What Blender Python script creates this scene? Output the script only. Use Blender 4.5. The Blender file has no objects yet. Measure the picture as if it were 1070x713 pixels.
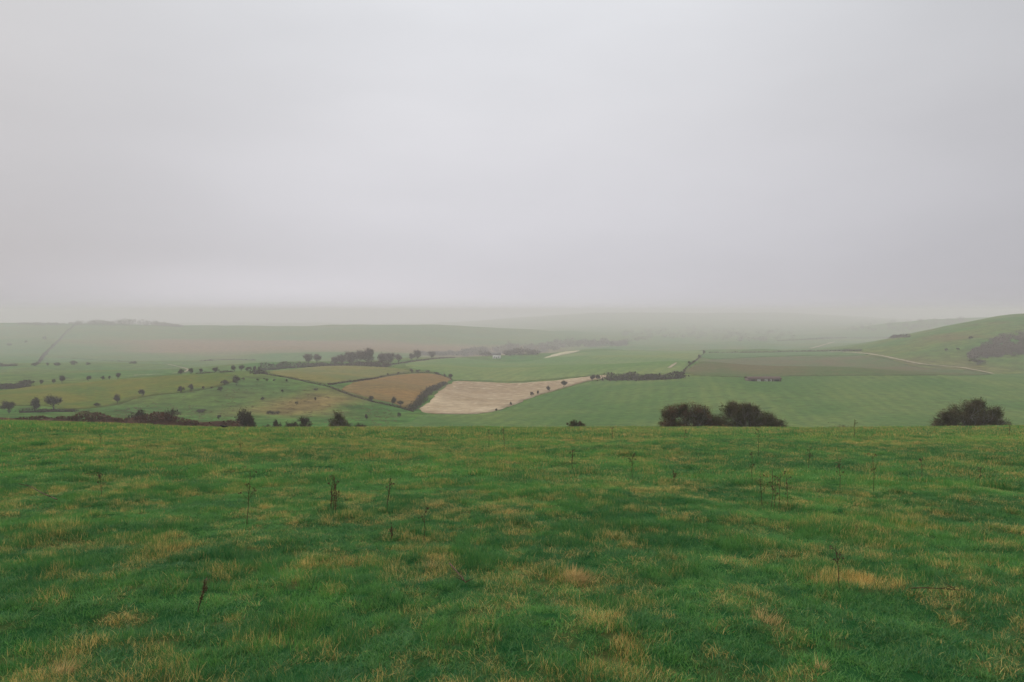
import bpy, math, random
import numpy as np
from mathutils import Vector, Matrix
from mathutils.geometry import delaunay_2d_cdt

random.seed(7)
rng = np.random.default_rng(11)
scene = bpy.context.scene
COL = scene.collection

# ------------------------------------------------------------------ camera
W, H, F = 1070.0, 713.0, 773.0          # photograph size and focal length in its pixels
HOR = 325.0                             # the row of the true horizon
PITCH = math.atan((H / 2 - HOR) / F)
cp, sp = math.cos(PITCH), math.sin(PITCH)


def ray(x, y):
    u = (x - W / 2) / F
    v = (H / 2 - y) / F
    return np.array([u, cp + v * sp, -sp + v * cp])


cam = bpy.data.cameras.new('camera')
cam.sensor_width = 36.0
cam.lens = 36.0 * F / W
cam.clip_start = 0.1
cam.clip_end = 20000
cam_o = bpy.data.objects.new('camera', cam)
COL.objects.link(cam_o)
cam_o.location = (0, 0, 0)
cam_o.rotation_euler = (math.pi / 2 - PITCH, 0, 0)
scene.camera = cam_o


# ------------------------------------------------------------------ noise
def _hash(ix, iy, s):
    n = (ix.astype(np.int64) * 374761393 + iy.astype(np.int64) * 668265263 + s * 982451653) & 0xffffffff
    n = ((n ^ (n >> 13)) * 1274126177) & 0xffffffff
    n = (n ^ (n >> 16)) & 0xffffffff
    return n / 4294967295.0


def vnoise(x, y, s=0):
    x = np.asarray(x, float); y = np.asarray(y, float)
    ix = np.floor(x); iy = np.floor(y)
    fx = x - ix; fy = y - iy
    fx = fx * fx * fx * (fx * (fx * 6 - 15) + 10); fy = fy * fy * fy * (fy * (fy * 6 - 15) + 10)
    a = _hash(ix, iy, s); b = _hash(ix + 1, iy, s); c = _hash(ix, iy + 1, s); d = _hash(ix + 1, iy + 1, s)
    return (a * (1 - fx) + b * fx) * (1 - fy) + (c * (1 - fx) + d * fx) * fy - 0.5


def fbm(x, y, s=0, o=4):
    t = 0; a = 1.0; n = 0
    ca, sa = 0.8, 0.6
    for k in range(o):
        t = t + a * vnoise(x, y, s + k * 17); n += a
        x, y = (ca * x - sa * y) * 2.03 + 3.1, (sa * x + ca * y) * 2.03 + 1.7
        a *= 0.5
    return t / n * 2        # about -1..1


def sstep(a, b, x):
    t = np.clip((x - a) / (b - a), 0, 1)
    return t * t * (3 - 2 * t)


# ------------------------------------------------------------------ terrain
def pchip(xs, ys, xq):
    xs = np.asarray(xs, float); ys = np.asarray(ys, float); xq = np.clip(xq, xs[0], xs[-1])
    h = np.diff(xs); dl = np.diff(ys) / h
    m = np.zeros_like(ys)
    for i in range(1, len(xs) - 1):
        if dl[i - 1] * dl[i] > 0:
            w1 = 2 * h[i] + h[i - 1]; w2 = h[i] + 2 * h[i - 1]
            m[i] = (w1 + w2) / (w1 / dl[i - 1] + w2 / dl[i])
    m[0] = dl[0]; m[-1] = dl[-1]
    k = np.clip(np.searchsorted(xs, xq, side='right') - 1, 0, len(xs) - 2)
    t = (xq - xs[k]) / h[k]
    return ((2 * t ** 3 - 3 * t ** 2 + 1) * ys[k] + (t ** 3 - 2 * t ** 2 + t) * h[k] * m[k]
            + (-2 * t ** 3 + 3 * t ** 2) * ys[k + 1] + (t ** 3 - t ** 2) * h[k] * m[k + 1])


def front(X, Y):
    X = np.asarray(X, float); Y = np.asarray(Y, float)
    Yp = np.maximum(Y, 0)
    z = -(1.7 + 0.1136 * Y + 0.000328 * Yp * Yp)
    u = X / np.maximum(Y, 6.0)
    z = z + sstep(0.34, 0.72, -u) * 0.72 * Yp / 72 + sstep(0.5, 0.75, u) * 0.14 * Yp / 72
    return z


def bumps(X, Y):
    f = 1 - sstep(70, 105, Y)
    return f * (0.035 * fbm(X / 0.38, Y / 0.38, 3, 2) + 0.06 * fbm(X / 0.9, Y / 0.9, 5, 3) + 0.09 * fbm(X / 3.4, Y / 3.4, 9, 3) + 0.10 * fbm(X / 14, Y / 14, 31, 2))


def slope(y):
    r = ray(W / 2, y)
    return r[2] / r[1]


PROFILES = {
    0:    (438, [(300, 441), (380, 428), (480, 415), (600, 402), (760, 390), (1000, 380), (1300, 370), (1750, 352), (2200, 337.5), (2500, 340), (3200, 348), (6000, 338)]),
    110:  (443, [(300, 446), (380, 433), (480, 418), (600, 403), (760, 392), (1000, 380), (1300, 372), (1750, 354), (2200, 338.5), (2500, 341), (3200, 349), (6000, 338)]),
    220:  (446, [(300, 449), (370, 436), (470, 418), (580, 402), (700, 391), (1000, 382), (1300, 373), (1750, 355), (2200, 340.5), (2500, 343), (3200, 350), (6000, 338)]),
    330:  (447, [(310, 449), (380, 437), (470, 420), (560, 403), (700, 392), (880, 382), (1200, 375), (1700, 357), (2200, 340.5), (2500, 343), (3200, 350), (6000, 338)]),
    430:  (447, [(320, 449), (400, 433), (500, 415), (640, 396), (800, 386), (1050, 376.5), (1300, 373.5), (1700, 358), (2200, 340), (2500, 343), (3200, 350), (6000, 338)]),
    520:  (447, [(330, 448), (400, 434), (500, 418), (640, 400), (800, 392), (1130, 375.5), (1350, 378), (1600, 368), (1900, 357), (2300, 342), (2600, 345), (3400, 346), (6000, 335)]),
    620:  (447, [(330, 448), (420, 430), (530, 411), (660, 398), (800, 391), (1200, 366), (1400, 368), (1700, 360), (2400, 349), (3500, 340), (4500, 334), (6000, 327)]),
    720:  (447, [(330, 448), (420, 430), (540, 408), (680, 394), (800, 387), (1200, 367), (1400, 367.5), (1800, 359), (2500, 350), (3500, 341), (4500, 334), (6000, 327)]),
    860:  (447, [(330, 448), (420, 430), (540, 408), (700, 393), (850, 384), (1100, 367), (1400, 363), (1900, 356), (2500, 349), (3500, 340), (4500, 334), (6000, 327)]),
    960:  (446, [(330, 447), (420, 430), (540, 408), (700, 393), (770, 385), (860, 371), (990, 352), (1070, 347), (1400, 353), (2000, 356), (2600, 334), (3000, 338), (6000, 334)]),
    1070: (445, [(330, 446), (420, 429), (540, 407), (700, 392), (750, 383), (840, 364), (950, 340), (1060, 328), (1350, 334), (2000, 345), (2600, 331), (3000, 336), (6000, 334)]),
    1330: (445, [(330, 446), (420, 429), (540, 407), (700, 391), (750, 380), (840, 360), (950, 335), (1060, 323), (1350, 329), (2000, 340), (2600, 330), (3000, 335), (6000, 334)]),
}
D0, D1, ND, NU, UM = 110.0, 6000.0, 430, 521, 1.7
LD = np.linspace(math.log(D0), math.log(D1), ND)
DD = np.exp(LD)
UU = np.linspace(-UM, UM, NU)


def build_height():
    pxs = sorted(PROFILES)
    us, cols = [], []
    for px in pxs:
        yb, pts = PROFILES[px]
        u = (px - W / 2) / F
        kd, kz = [], []
        for d in (D0, 118, 128, 140):
            kd.append(d); kz.append(float(front(u * d, d)))
        pts = [(d * (0.72 + 0.28 * float(sstep(750, 1500, d))), y) for d, y in pts]
        for d, y in [(185, yb + 6)] + pts:
            kd.append(d); kz.append(slope(y) * d)
        us.append(u); cols.append(pchip(np.log(kd), kz, LD))
    cols = np.array(cols)                       # column, d
    us = [-UM] + us + [UM]
    cols = np.vstack([cols[:1], cols, cols[-1:]])
    Z = np.zeros((ND, NU))
    for i in range(ND):
        Z[i] = pchip(us, cols[:, i], UU)
    # soften across the columns, and roll the land gently
    k = np.exp(-0.5 * (np.arange(-14, 15) / 6.0) ** 2); k /= k.sum()
    Zp = np.pad(Z, ((0, 0), (14, 14)), mode='edge')
    Z = np.stack([np.convolve(r, k, mode='valid') for r in Zp])
    X = UU[None, :] * DD[:, None]; Y = DD[:, None] + 0 * X
    Z += fbm(X / 110, Y / 110, 3, 2) * 4.0 * sstep(240, 420, Y)
    for px, d, h, sx_, sy_ in ((310, 375, 6.5, 58, 52), (120, 380, 3.5, 60, 50), (490, 440, -7, 60, 80), (640, 520, 6, 90, 90), (900, 420, 5, 120, 80), (560, 880, 3.5, 150, 110)):
        x_ = (px - W / 2) / F * d
        Z += h * np.exp(-0.5 * (((X - x_) / sx_) ** 2 + ((Y - d) / sy_) ** 2)) * sstep(225, 330, Y)
    Z += fbm(X / 900, Y / 1500, 23, 4) * 15 * sstep(3700, 5400, Y)
    b = sstep(D0, 145, Y)
    Z = front(X, Y) * (1 - b) + Z * b
    return X, Y, Z


GX, GY, GZ = build_height()


def height(X, Y):
    """height of the land (without the meadow's small bumps)"""
    X = np.asarray(X, float); Y = np.asarray(Y, float)
    Yc = np.clip(Y, D0, D1 * 0.999)
    fi = (np.log(Yc) - LD[0]) / (LD[1] - LD[0])
    fj = (np.clip(X / Yc, -UM, UM * 0.999) + UM) / (UU[1] - UU[0])
    i = np.clip(fi.astype(int), 0, ND - 2); j = np.clip(fj.astype(int), 0, NU - 2)
    a = fi - i; b = fj - j
    z = (GZ[i, j] * (1 - b) + GZ[i, j + 1] * b) * (1 - a) + (GZ[i + 1, j] * (1 - b) + GZ[i + 1, j + 1] * b) * a
    return np.where(Y < D0, front(X, Y), z)


def P(x, y, dmin=205.0):
    """where the sight line through (x, y) meets the valley"""
    r = ray(x, y)
    d = np.exp(np.linspace(math.log(dmin), math.log(D1 * 0.99), 6000))
    X = r[0] / r[1] * d; z = r[2] / r[1] * d
    g = height(X, d)
    k = np.argmax(z <= g)
    if z[k] > g[k]:
        k = int(np.argmin(z - g))
    return np.array([X[k], d[k], g[k]])


def M(x, y):
    """where the sight line meets the near meadow"""
    r = ray(x, y)
    d = np.linspace(2.5, 110, 8000)
    X = r[0] / r[1] * d; z = r[2] / r[1] * d
    g = front(X, d) + bumps(X, d)
    k = np.argmax(z <= g)
    if z[k] > g[k]:
        k = int(np.argmin(z - g))
    return np.array([X[k], d[k], g[k]])


def A(x, d):
    """a point of the land at a known distance"""
    X = (x - W / 2) / F * d
    return np.array([X, d, float(height(X, d))])


# ------------------------------------------------------------------ materials
def nodes(m):
    m.use_nodes = True
    nt = m.node_tree
    nt.nodes.clear()
    return nt, nt.nodes, nt.links


def mixrgb(N, L, fac, a, b, mode='MIX'):
    n = N.new('ShaderNodeMix'); n.data_type = 'RGBA'; n.blend_type = mode
    for s, v in ((0, fac), (6, a), (7, b)):
        if hasattr(v, 'is_linked'):
            L.new(v, n.inputs[s])
        elif s == 0:
            n.inputs[0].default_value = v
        else:
            n.inputs[s].default_value = (*v, 1)
    return n.outputs[2]


def math_n(N, L, op, a, b=0.0, c=0.0, clamp=False):
    n = N.new('ShaderNodeMath'); n.operation = op; n.use_clamp = clamp
    for s, v in ((0, a), (1, b), (2, c)):
        if hasattr(v, 'is_linked'):
            L.new(v, n.inputs[s])
        else:
            n.inputs[s].default_value = v
    return n.outputs[0]


def noise_n(N, L, scale, detail=4, rough=0.55, vec=None, dist=0.0):
    n = N.new('ShaderNodeTexNoise')
    n.inputs['Scale'].default_value = scale
    n.inputs['Detail'].default_value = detail
    n.inputs['Roughness'].default_value = rough
    n.inputs['Distortion'].default_value = dist
    if vec is None:
        vec = N.new('ShaderNodeNewGeometry').outputs['Position']
    L.new(vec, n.inputs['Vector'])
    return n.outputs['Fac']


def ramp01(N, L, v, lo, hi):
    n = N.new('ShaderNodeMapRange')
    n.interpolation_type = 'SMOOTHSTEP'
    L.new(v, n.inputs[0])
    n.inputs[1].default_value = lo; n.inputs[2].default_value = hi
    return n.outputs[0]


def pmat(name, c1, c2, scale=1.0, rough=0.9, c3=None, scale2=None, spec=0.2, lo=0.35, hi=0.65, bump=0.0):
    m = bpy.data.materials.new(name)
    nt, N, L = nodes(m)
    out = N.new('ShaderNodeOutputMaterial'); b = N.new('ShaderNodeBsdfPrincipled')
    L.new(b.outputs[0], out.inputs[0])
    n1 = noise_n(N, L, scale)
    c = mixrgb(N, L, ramp01(N, L, n1, lo, hi), c1, c2)
    if c3:
        n2 = noise_n(N, L, scale2 or scale * 0.23)
        c = mixrgb(N, L, ramp01(N, L, n2, 0.45, 0.68), c, c3)
    L.new(c, b.inputs['Base Color'])
    b.inputs['Roughness'].default_value = rough
    b.inputs['Specular IOR Level'].default_value = spec
    if bump:
        bn = N.new('ShaderNodeBump'); bn.inputs['Strength'].default_value = bump
        L.new(n1, bn.inputs['Height']); L.new(bn.outputs[0], b.inputs['Normal'])
    return m


def foliage_mat(name, c1, c2, c3, obj_scale=1.2, transl=0.2):
    """twigs and small leaves: the colour changes from clump to clump"""
    m = bpy.data.materials.new(name)
    nt, N, L = nodes(m)
    out = N.new('ShaderNodeOutputMaterial')
    tc = N.new('ShaderNodeTexCoord').outputs['Object']
    n1 = noise_n(N, L, obj_scale, 3, 0.6, tc)
    n2 = noise_n(N, L, obj_scale * 4.3, 2, 0.6, tc)
    oi = N.new('ShaderNodeObjectInfo').outputs['Random']
    c = mixrgb(N, L, ramp01(N, L, n1, 0.36, 0.64), c1, c2)
    c = mixrgb(N, L, ramp01(N, L, n2, 0.5, 0.75), c, c3)
    c = mixrgb(N, L, math_n(N, L, 'MULTIPLY', oi, 0.45), c, c2)
    d = N.new('ShaderNodeBsdfDiffuse'); t = N.new('ShaderNodeBsdfTranslucent')
    L.new(c, d.inputs[0]); L.new(c, t.inputs[0])
    mx = N.new('ShaderNodeMixShader'); mx.inputs[0].default_value = transl
    L.new(d.outputs[0], mx.inputs[1]); L.new(t.outputs[0], mx.inputs[2])
    L.new(mx.outputs[0], out.inputs[0])
    return m


MAT = {}
MAT['bark'] = pmat('bark', (0.035, 0.028, 0.022), (0.075, 0.065, 0.055), 3.0, 0.95)
MAT['thorn'] = foliage_mat('thorn_foliage', (0.058, 0.062, 0.026), (0.120, 0.092, 0.050), (0.085, 0.105, 0.038), 0.9)
MAT['thorn_red'] = foliage_mat('reddish_thorn_foliage', (0.058, 0.062, 0.026), (0.155, 0.088, 0.046), (0.082, 0.098, 0.036), 0.8)
MAT['tree'] = foliage_mat('bare_tree_twigs', (0.044, 0.042, 0.024), (0.088, 0.068, 0.044), (0.050, 0.058, 0.026), 0.4)
MAT['hedge'] = foliage_mat('hedge_twigs', (0.030, 0.024, 0.016), (0.065, 0.038, 0.024), (0.030, 0.032, 0.016), 0.25)
MAT['hedge_dark'] = foliage_mat('dark_hedge_twigs', (0.040, 0.039, 0.022), (0.076, 0.060, 0.038), (0.044, 0.055, 0.024), 0.2)
MAT['hedge_brown'] = foliage_mat('brown_hedge_twigs', (0.080, 0.047, 0.034), (0.140, 0.075, 0.052), (0.065, 0.055, 0.030), 0.5)
MAT['tussock'] = foliage_mat('dead_tussock', (0.075, 0.052, 0.026), (0.150, 0.105, 0.050), (0.060, 0.070, 0.026), 0.05)
MAT['wood'] = foliage_mat('hazed_wood_twigs', (0.110, 0.090, 0.074), (0.160, 0.122, 0.102), (0.095, 0.092, 0.060), 0.06)  # paler than the other twigs: some of the haze is put into the colour
MAT['grey_bark'] = pmat('grey_bark', (0.11, 0.10, 0.085), (0.20, 0.185, 0.165), 3.0, 0.95)
MAT['stalk'] = pmat('dead_stalk', (0.045, 0.026, 0.016), (0.11, 0.066, 0.036), 40, 0.9)
MAT['seed'] = pmat('dead_seed_head', (0.060, 0.034, 0.020), (0.14, 0.080, 0.042), 60, 0.95)
MAT['straw'] = pmat('dry_straw', (0.30, 0.19, 0.065), (0.52, 0.38, 0.15), 30, 0.85)
MAT['black'] = pmat('black_feathers', (0.006, 0.006, 0.007), (0.015, 0.015, 0.017), 30, 0.6)
MAT['red_roof'] = pmat('dull_red_roof', (0.060, 0.036, 0.030), (0.105, 0.062, 0.052), 2, 0.8)
MAT['white'] = pmat('white_paint', (0.62, 0.60, 0.56), (0.78, 0.76, 0.72), 2, 0.7)
MAT['board'] = pmat('weathered_boards', (0.10, 0.075, 0.06), (0.19, 0.15, 0.12), 2, 0.9)
MAT['slate'] = pmat('slate_roof', (0.10, 0.095, 0.095), (0.16, 0.15, 0.15), 2, 0.8)
MAT['dark'] = pmat('dark_opening', (0.012, 0.012, 0.012), (0.02, 0.02, 0.02), 2, 0.7)
MAT['chalk'] = pmat('chalk_track', (0.24, 0.19, 0.115), (0.36, 0.295, 0.20), 0.25, 0.95)


# ------------------------------------------------------------------ object helpers
def tag(o, label=None, cat=None, group=None, kind=None):
    if label: o['label'] = label
    if cat: o['category'] = cat
    if group: o['group'] = group
    if kind: o['kind'] = kind
    return o


def mesh_from(name, V, Fc, mat, attrs=None, smooth=False):
    """V (n,3); Fc list of (m,k) index arrays"""
    me = bpy.data.meshes.new(name)
    V = np.asarray(V, np.float32)
    Fc = [np.asarray(f, np.int32) for f in (Fc if isinstance(Fc, list) else [Fc]) if len(f)]
    me.vertices.add(len(V)); me.vertices.foreach_set('co', V.ravel())
    if Fc:
        loops = np.concatenate([f.ravel() for f in Fc])
        tot = np.concatenate([np.full(len(f), f.shape[1], np.int32) for f in Fc])
        start = np.concatenate([[0], np.cumsum(tot)[:-1]]).astype(np.int32)
        me.loops.add(len(loops)); me.loops.foreach_set('vertex_index', loops)
        me.polygons.add(len(tot)); me.polygons.foreach_set('loop_start', start)
        me.polygons.foreach_set('loop_total', tot)
        if smooth:
            me.polygons.foreach_set('use_smooth', np.ones(len(tot), bool))
    for k, (typ, arr) in (attrs or {}).items():
        at = me.attributes.new(k, typ, 'POINT')
        key = {'FLOAT': 'value', 'INT': 'value', 'FLOAT_VECTOR': 'vector', 'FLOAT_COLOR': 'color'}[typ]
        at.data.foreach_set(key, np.asarray(arr, np.int32 if typ == 'INT' else np.float32).ravel())
    if mat: me.materials.append(mat)
    me.update(calc_edges=True)
    return me


def obj(name, me, parent=None, loc=None):
    o = bpy.data.objects.new(name, me)
    COL.objects.link(o)
    if parent: o.parent = parent
    if loc is not None: o.location = [float(v) for v in loc]
    return o


def empty(name, loc):
    o = bpy.data.objects.new(name, None)
    COL.objects.link(o)
    o.location = [float(v) for v in loc]
    o.empty_display_size = 0.3
    return o


class MB:
    """gathers tubes, slivers, leaves and boxes for one mesh"""
    def __init__(self):
        self.V = []; self.Q = []; self.T = []; self.n = 0

    def add(self, V, Q=None, T=None):
        self.V.append(np.asarray(V, float))
        if Q is not None and len(Q): self.Q.append(np.asarray(Q) + self.n)
        if T is not None and len(T): self.T.append(np.asarray(T) + self.n)
        self.n += len(V)

    def tube(self, pts, rad, sides=5, cap=True):
        pts = np.asarray(pts, float); k = len(pts)
        rad = np.broadcast_to(np.asarray(rad, float), (k,))
        tan = np.gradient(pts, axis=0)
        tan /= np.linalg.norm(tan, axis=1)[:, None] + 1e-9
        ref = np.array([0.31, 0.87, 0.12])
        a = np.cross(tan, ref); a /= np.linalg.norm(a, axis=1)[:, None] + 1e-9
        b = np.cross(tan, a)
        th = np.arange(sides) * 2 * math.pi / sides
        V = pts[:, None, :] + rad[:, None, None] * (a[:, None, :] * np.cos(th)[None, :, None] + b[:, None, :] * np.sin(th)[None, :, None])
        Q = []
        for i in range(k - 1):
            for j in range(sides):
                j2 = (j + 1) % sides
                Q.append((i * sides + j, i * sides + j2, (i + 1) * sides + j2, (i + 1) * sides + j))
        V = V.reshape(-1, 3)
        T = []
        if cap:
            V = np.vstack([V, pts[:1], pts[-1:]])
            for j in range(sides):
                T.append((k * sides, (j + 1) % sides, j))
                T.append((k * sides + 1, (k - 1) * sides + j, (k - 1) * sides + (j + 1) % sides))
        self.add(V, Q, T)

    def slivers(self, base, dirs, width):
        """thin pointed twigs: three-sided spikes"""
        base = np.asarray(base, float); dirs = np.asarray(dirs, float); n = len(base)
        r = rng.normal(size=(n, 3))
        a = np.cross(dirs, r); a /= np.linalg.norm(a, axis=1)[:, None] + 1e-9
        b = np.cross(dirs, a); b /= np.linalg.norm(b, axis=1)[:, None] + 1e-9
        w = np.broadcast_to(np.asarray(width, float), (n,))[:, None]
        V = np.stack([base + a * w, base - a * w * 0.5 + b * w * 0.87, base - a * w * 0.5 - b * w * 0.87, base + dirs], 1).reshape(-1, 3)
        i = np.arange(n) * 4
        T = np.concatenate([np.stack([i, i + 1, i + 3], 1), np.stack([i + 1, i + 2, i + 3], 1), np.stack([i + 2, i, i + 3], 1)])
        self.add(V, None, T)

    def leaves(self, c, size):
        c = np.asarray(c, float); n = len(c)
        s = np.broadcast_to(np.asarray(size, float), (n,))[:, None] * rng.uniform(0.6, 1.3, (n, 1))
        a = rng.normal(size=(n, 3)); a /= np.linalg.norm(a, axis=1)[:, None]
        b = np.cross(a, rng.normal(size=(n, 3))); b /= np.linalg.norm(b, axis=1)[:, None]
        k = np.cross(a, b)
        V = np.stack([c - a * s, c + b * s * 0.55 + k * s * 0.12, c + a * s, c - b * s * 0.55 + k * s * 0.12], 1).reshape(-1, 3)
        i = np.arange(n) * 4
        self.add(V, np.stack([i, i + 1, i + 2, i + 3], 1))

    def box(self, lo, hi):
        x0, y0, z0 = lo; x1, y1, z1 = hi
        V = [(x0, y0, z0), (x1, y0, z0), (x1, y1, z0), (x0, y1, z0), (x0, y0, z1), (x1, y0, z1), (x1, y1, z1), (x0, y1, z1)]
        self.add(V, [(0, 3, 2, 1), (4, 5, 6, 7), (0, 1, 5, 4), (1, 2, 6, 5), (2, 3, 7, 6), (3, 0, 4, 7)])

    def mesh(self, name, mat, smooth=False):
        V = np.concatenate(self.V)
        fs = []
        if self.Q: fs.append(np.concatenate(self.Q))
        if self.T: fs.append(np.concatenate(self.T))
        return mesh_from(name, V, fs, mat, smooth=smooth)


def unit(v):
    return v / (np.linalg.norm(v, axis=-1, keepdims=True) + 1e-9)


# ------------------------------------------------------------------ the land
def land_colour(X, Y):
    """what grows where, in the valley: a colour of its own for each stretch of ground"""
    n1 = fbm(X / 90, Y / 90, 41, 4); n2 = fbm(X / 22, Y / 22, 47, 4); n3 = fbm(X / 260, Y / 260, 53, 3)
    green = np.array([0.052, 0.140, 0.028]); olive = np.array([0.140, 0.140, 0.032])
    t = np.clip(0.32 + 0.55 * n1 + 0.35 * n2, 0, 1)[..., None]
    c = green * (1 - t) + olive * t

    def blob(px, py, rx, ry, amount, col, ang=0.0):
        nonlocal c
        p = P(px, py); e = P(px + 12, py); q = P(px, py - 4)
        sx = abs(e[0] - p[0]) / 12 * rx; sy = max(abs(q[1] - p[1]) / 4 * ry, 8.0)
        dx = (X - p[0]) / sx; dy = (Y - p[1]) / sy
        dx, dy = dx * math.cos(ang) - dy * math.sin(ang), dx * math.sin(ang) + dy * math.cos(ang)
        w = np.exp(-0.5 * (dx ** 2 + dy ** 2)) * amount * np.clip(0.75 + 0.9 * n2 + 0.6 * n1, 0.1, 1.4)
        w = np.clip(w, 0, 0.95)[..., None]
        c = c * (1 - w) + np.array(col) * w

    blob(328, 423, 34, 11, 1.0, (0.205, 0.145, 0.052))
    blob(280, 431, 36, 7, 0.85, (0.190, 0.140, 0.050))
    blob(262, 412, 26, 5, 0.45, (0.120, 0.100, 0.045))
    blob(190, 430, 30, 4, 0.55, (0.100, 0.095, 0.040))
    blob(380, 410, 20, 3, 0.4, (0.10, 0.09, 0.05))
    blob(60, 436, 50, 3, 0.6, (0.060, 0.135, 0.032))
    blob(398, 427, 25, 6, 1.0, (0.036, 0.094, 0.022))  # darker flank of the spur: the fold's shade put into the green
    blob(250, 403, 50, 5, 0.7, (0.045, 0.105, 0.030))
    blob(135, 428, 40, 4, 0.8, (0.042, 0.105, 0.028))
    blob(225, 437, 30, 4, 0.7, (0.130, 0.105, 0.046))
    blob(985, 354, 70, 8, 0.9, (0.128, 0.102, 0.038))
    blob(1040, 338, 34, 9, 0.9, (0.150, 0.118, 0.050))
    blob(930, 384, 80, 5, 0.7, (0.170, 0.120, 0.060))
    # the far slope: green above, dull pinkish bracken along its foot
    fm = sstep(1250, 1400, Y) * (1 - sstep(1650, 1800, Y + 60 * n1)) * (1 - sstep(0.02, 0.12, X / Y)) * sstep(-0.62, -0.45, X / Y + 0.05 * n1)
    w = (fm * 0.75)[..., None]
    c = c * (1 - w) + np.array([0.240, 0.135, 0.085]) * w
    return np.clip(c * 0.84, 0, 1)


def grid_faces(nr, nc):
    i = np.arange(nr * nc).reshape(nr, nc)
    return np.stack([i[:-1, :-1].ravel(), i[:-1, 1:].ravel(), i[1:, 1:].ravel(), i[1:, :-1].ravel()], 1)


def ground_mat(name, amount=0.5):
    m = bpy.data.materials.new(name)
    nt, N, L = nodes(m)
    out = N.new('ShaderNodeOutputMaterial'); b = N.new('ShaderNodeBsdfDiffuse')
    at = N.new('ShaderNodeAttribute'); at.attribute_name = 'land'
    n1 = noise_n(N, L, 0.11, 6, 0.65)
    v = N.new('ShaderNodeMapRange'); L.new(n1, v.inputs[0])
    v.inputs[1].default_value = 0.3; v.inputs[2].default_value = 0.7
    v.inputs[3].default_value = 1 - amount; v.inputs[4].default_value = 1 + amount
    n2 = noise_n(N, L, 0.45, 3, 0.7)
    v2 = N.new('ShaderNodeMapRange'); L.new(n2, v2.inputs[0])
    v2.inputs[1].default_value = 0.3; v2.inputs[2].default_value = 0.7
    v2.inputs[3].default_value = 0.72; v2.inputs[4].default_value = 1.28
    c = mixrgb(N, L, 1.0, at.outputs['Color'], math_n(N, L, 'MULTIPLY', v.outputs[0], v2.outputs[0]), 'MULTIPLY')
    L.new(c, b.inputs[0]); L.new(b.outputs[0], out.inputs[0])
    return m


MAT['land'] = ground_mat('rough_grassland')
LC = land_colour(GX, GY)
V = np.stack([GX, GY, GZ], -1).reshape(-1, 3)
me = mesh_from('valley_ground', V, grid_faces(ND, NU), MAT['land'],
               {'land': ('FLOAT_COLOR', np.concatenate([LC.reshape(-1, 3), np.ones((ND * NU, 1))], 1))}, smooth=True)
tag(obj('valley_ground', me), 'rolling downland of rough green and tan grass beyond the meadow', 'hills', kind='structure')


def catmull(pts, n=8, closed=True):
    pts = np.asarray(pts, float); k = len(pts); out = []
    rngk = range(k) if closed else range(k - 1)
    for i in rngk:
        if closed:
            p0, p1, p2, p3 = pts[i - 1], pts[i], pts[(i + 1) % k], pts[(i + 2) % k]
        else:
            p0, p1, p2, p3 = pts[max(i - 1, 0)], pts[i], pts[i + 1], pts[min(i + 2, k - 1)]
        for t in np.arange(n) / n:
            a = 0.5
            out.append(0.5 * ((2 * p1) + (-p0 + p2) * t + (2 * p0 - 5 * p1 + 4 * p2 - p3) * t * t + (-p0 + 3 * p1 - 3 * p2 + p3) * t ** 3))
    if not closed: out.append(pts[-1])
    return np.array(out)


def field(name, poly, mat, label, off=0.25, step=6.0, soft=True):
    """a field lying on the land: outline, own sheet just above the ground"""
    pts = catmull(poly, 6) if soft else np.asarray(poly, float)
    w = np.array([P(x, y)[:2] for x, y in pts])
    keep = [0]
    for i in range(1, len(w)):
        if np.linalg.norm(w[i] - w[keep[-1]]) > 1.5: keep.append(i)
    w = w[keep]
    seg = []
    for i in range(len(w)):
        a, b = w[i], w[(i + 1) % len(w)]
        k = max(1, int(np.linalg.norm(b - a) / (step * 0.45)))
        for t in range(k): seg.append(a + (b - a) * t / k)
    w = np.array(seg)
    w = w + np.stack([fbm(w[:, 0] / 9, w[:, 1] / 9, 5, 3), fbm(w[:, 0] / 9, w[:, 1] / 9, 6, 3)], 1) * 1.6
    lo, hi = w.min(0), w.max(0)
    gx, gy = np.meshgrid(np.arange(lo[0], hi[0], step), np.arange(lo[1], hi[1], step))
    g = np.stack([gx.ravel(), gy.ravel()], 1) + rng.uniform(-0.2, 0.2, (gx.size, 2)) * step
    n = len(w)
    inside = np.zeros(len(g), bool)
    for i in range(n):
        a, b = w[i], w[(i + 1) % n]
        cond = ((a[1] > g[:, 1]) != (b[1] > g[:, 1])) & (g[:, 0] < (b[0] - a[0]) * (g[:, 1] - a[1]) / (b[1] - a[1] + 1e-12) + a[0])
        inside ^= cond
    g = g[inside]
    allp = [Vector(p) for p in np.vstack([w, g])]
    vv, ee, ff, *_ = delaunay_2d_cdt(allp, [], [list(range(n))], 1, 0.01)
    v2 = np.array([(p.x, p.y) for p in vv])
    z = height(v2[:, 0], v2[:, 1]) + off
    tri = np.array([f for f in ff if len(f) == 3])
    ed = {}
    for f in tri:
        for a, b in ((f[0], f[1]), (f[1], f[2]), (f[2], f[0])): ed[(a, b)] = 1
    rim = [e for e in ed if (e[1], e[0]) not in ed]
    nv = len(v2)
    skirt = np.array([(b, a, a + nv, b + nv) for a, b in rim])
    V3 = np.vstack([np.column_stack([v2, z]), np.column_stack([v2, z - 0.6])])
    used = np.zeros(2 * nv, bool); used[tri.ravel()] = True; used[skirt.ravel()] = True
    mp_ = np.cumsum(used) - 1
    me = mesh_from(name, V3[used], [mp_[tri], mp_[skirt]], mat, smooth=False)
    o = obj(name, me)
    tag(o, label, 'field', kind='structure')
    return o


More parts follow.
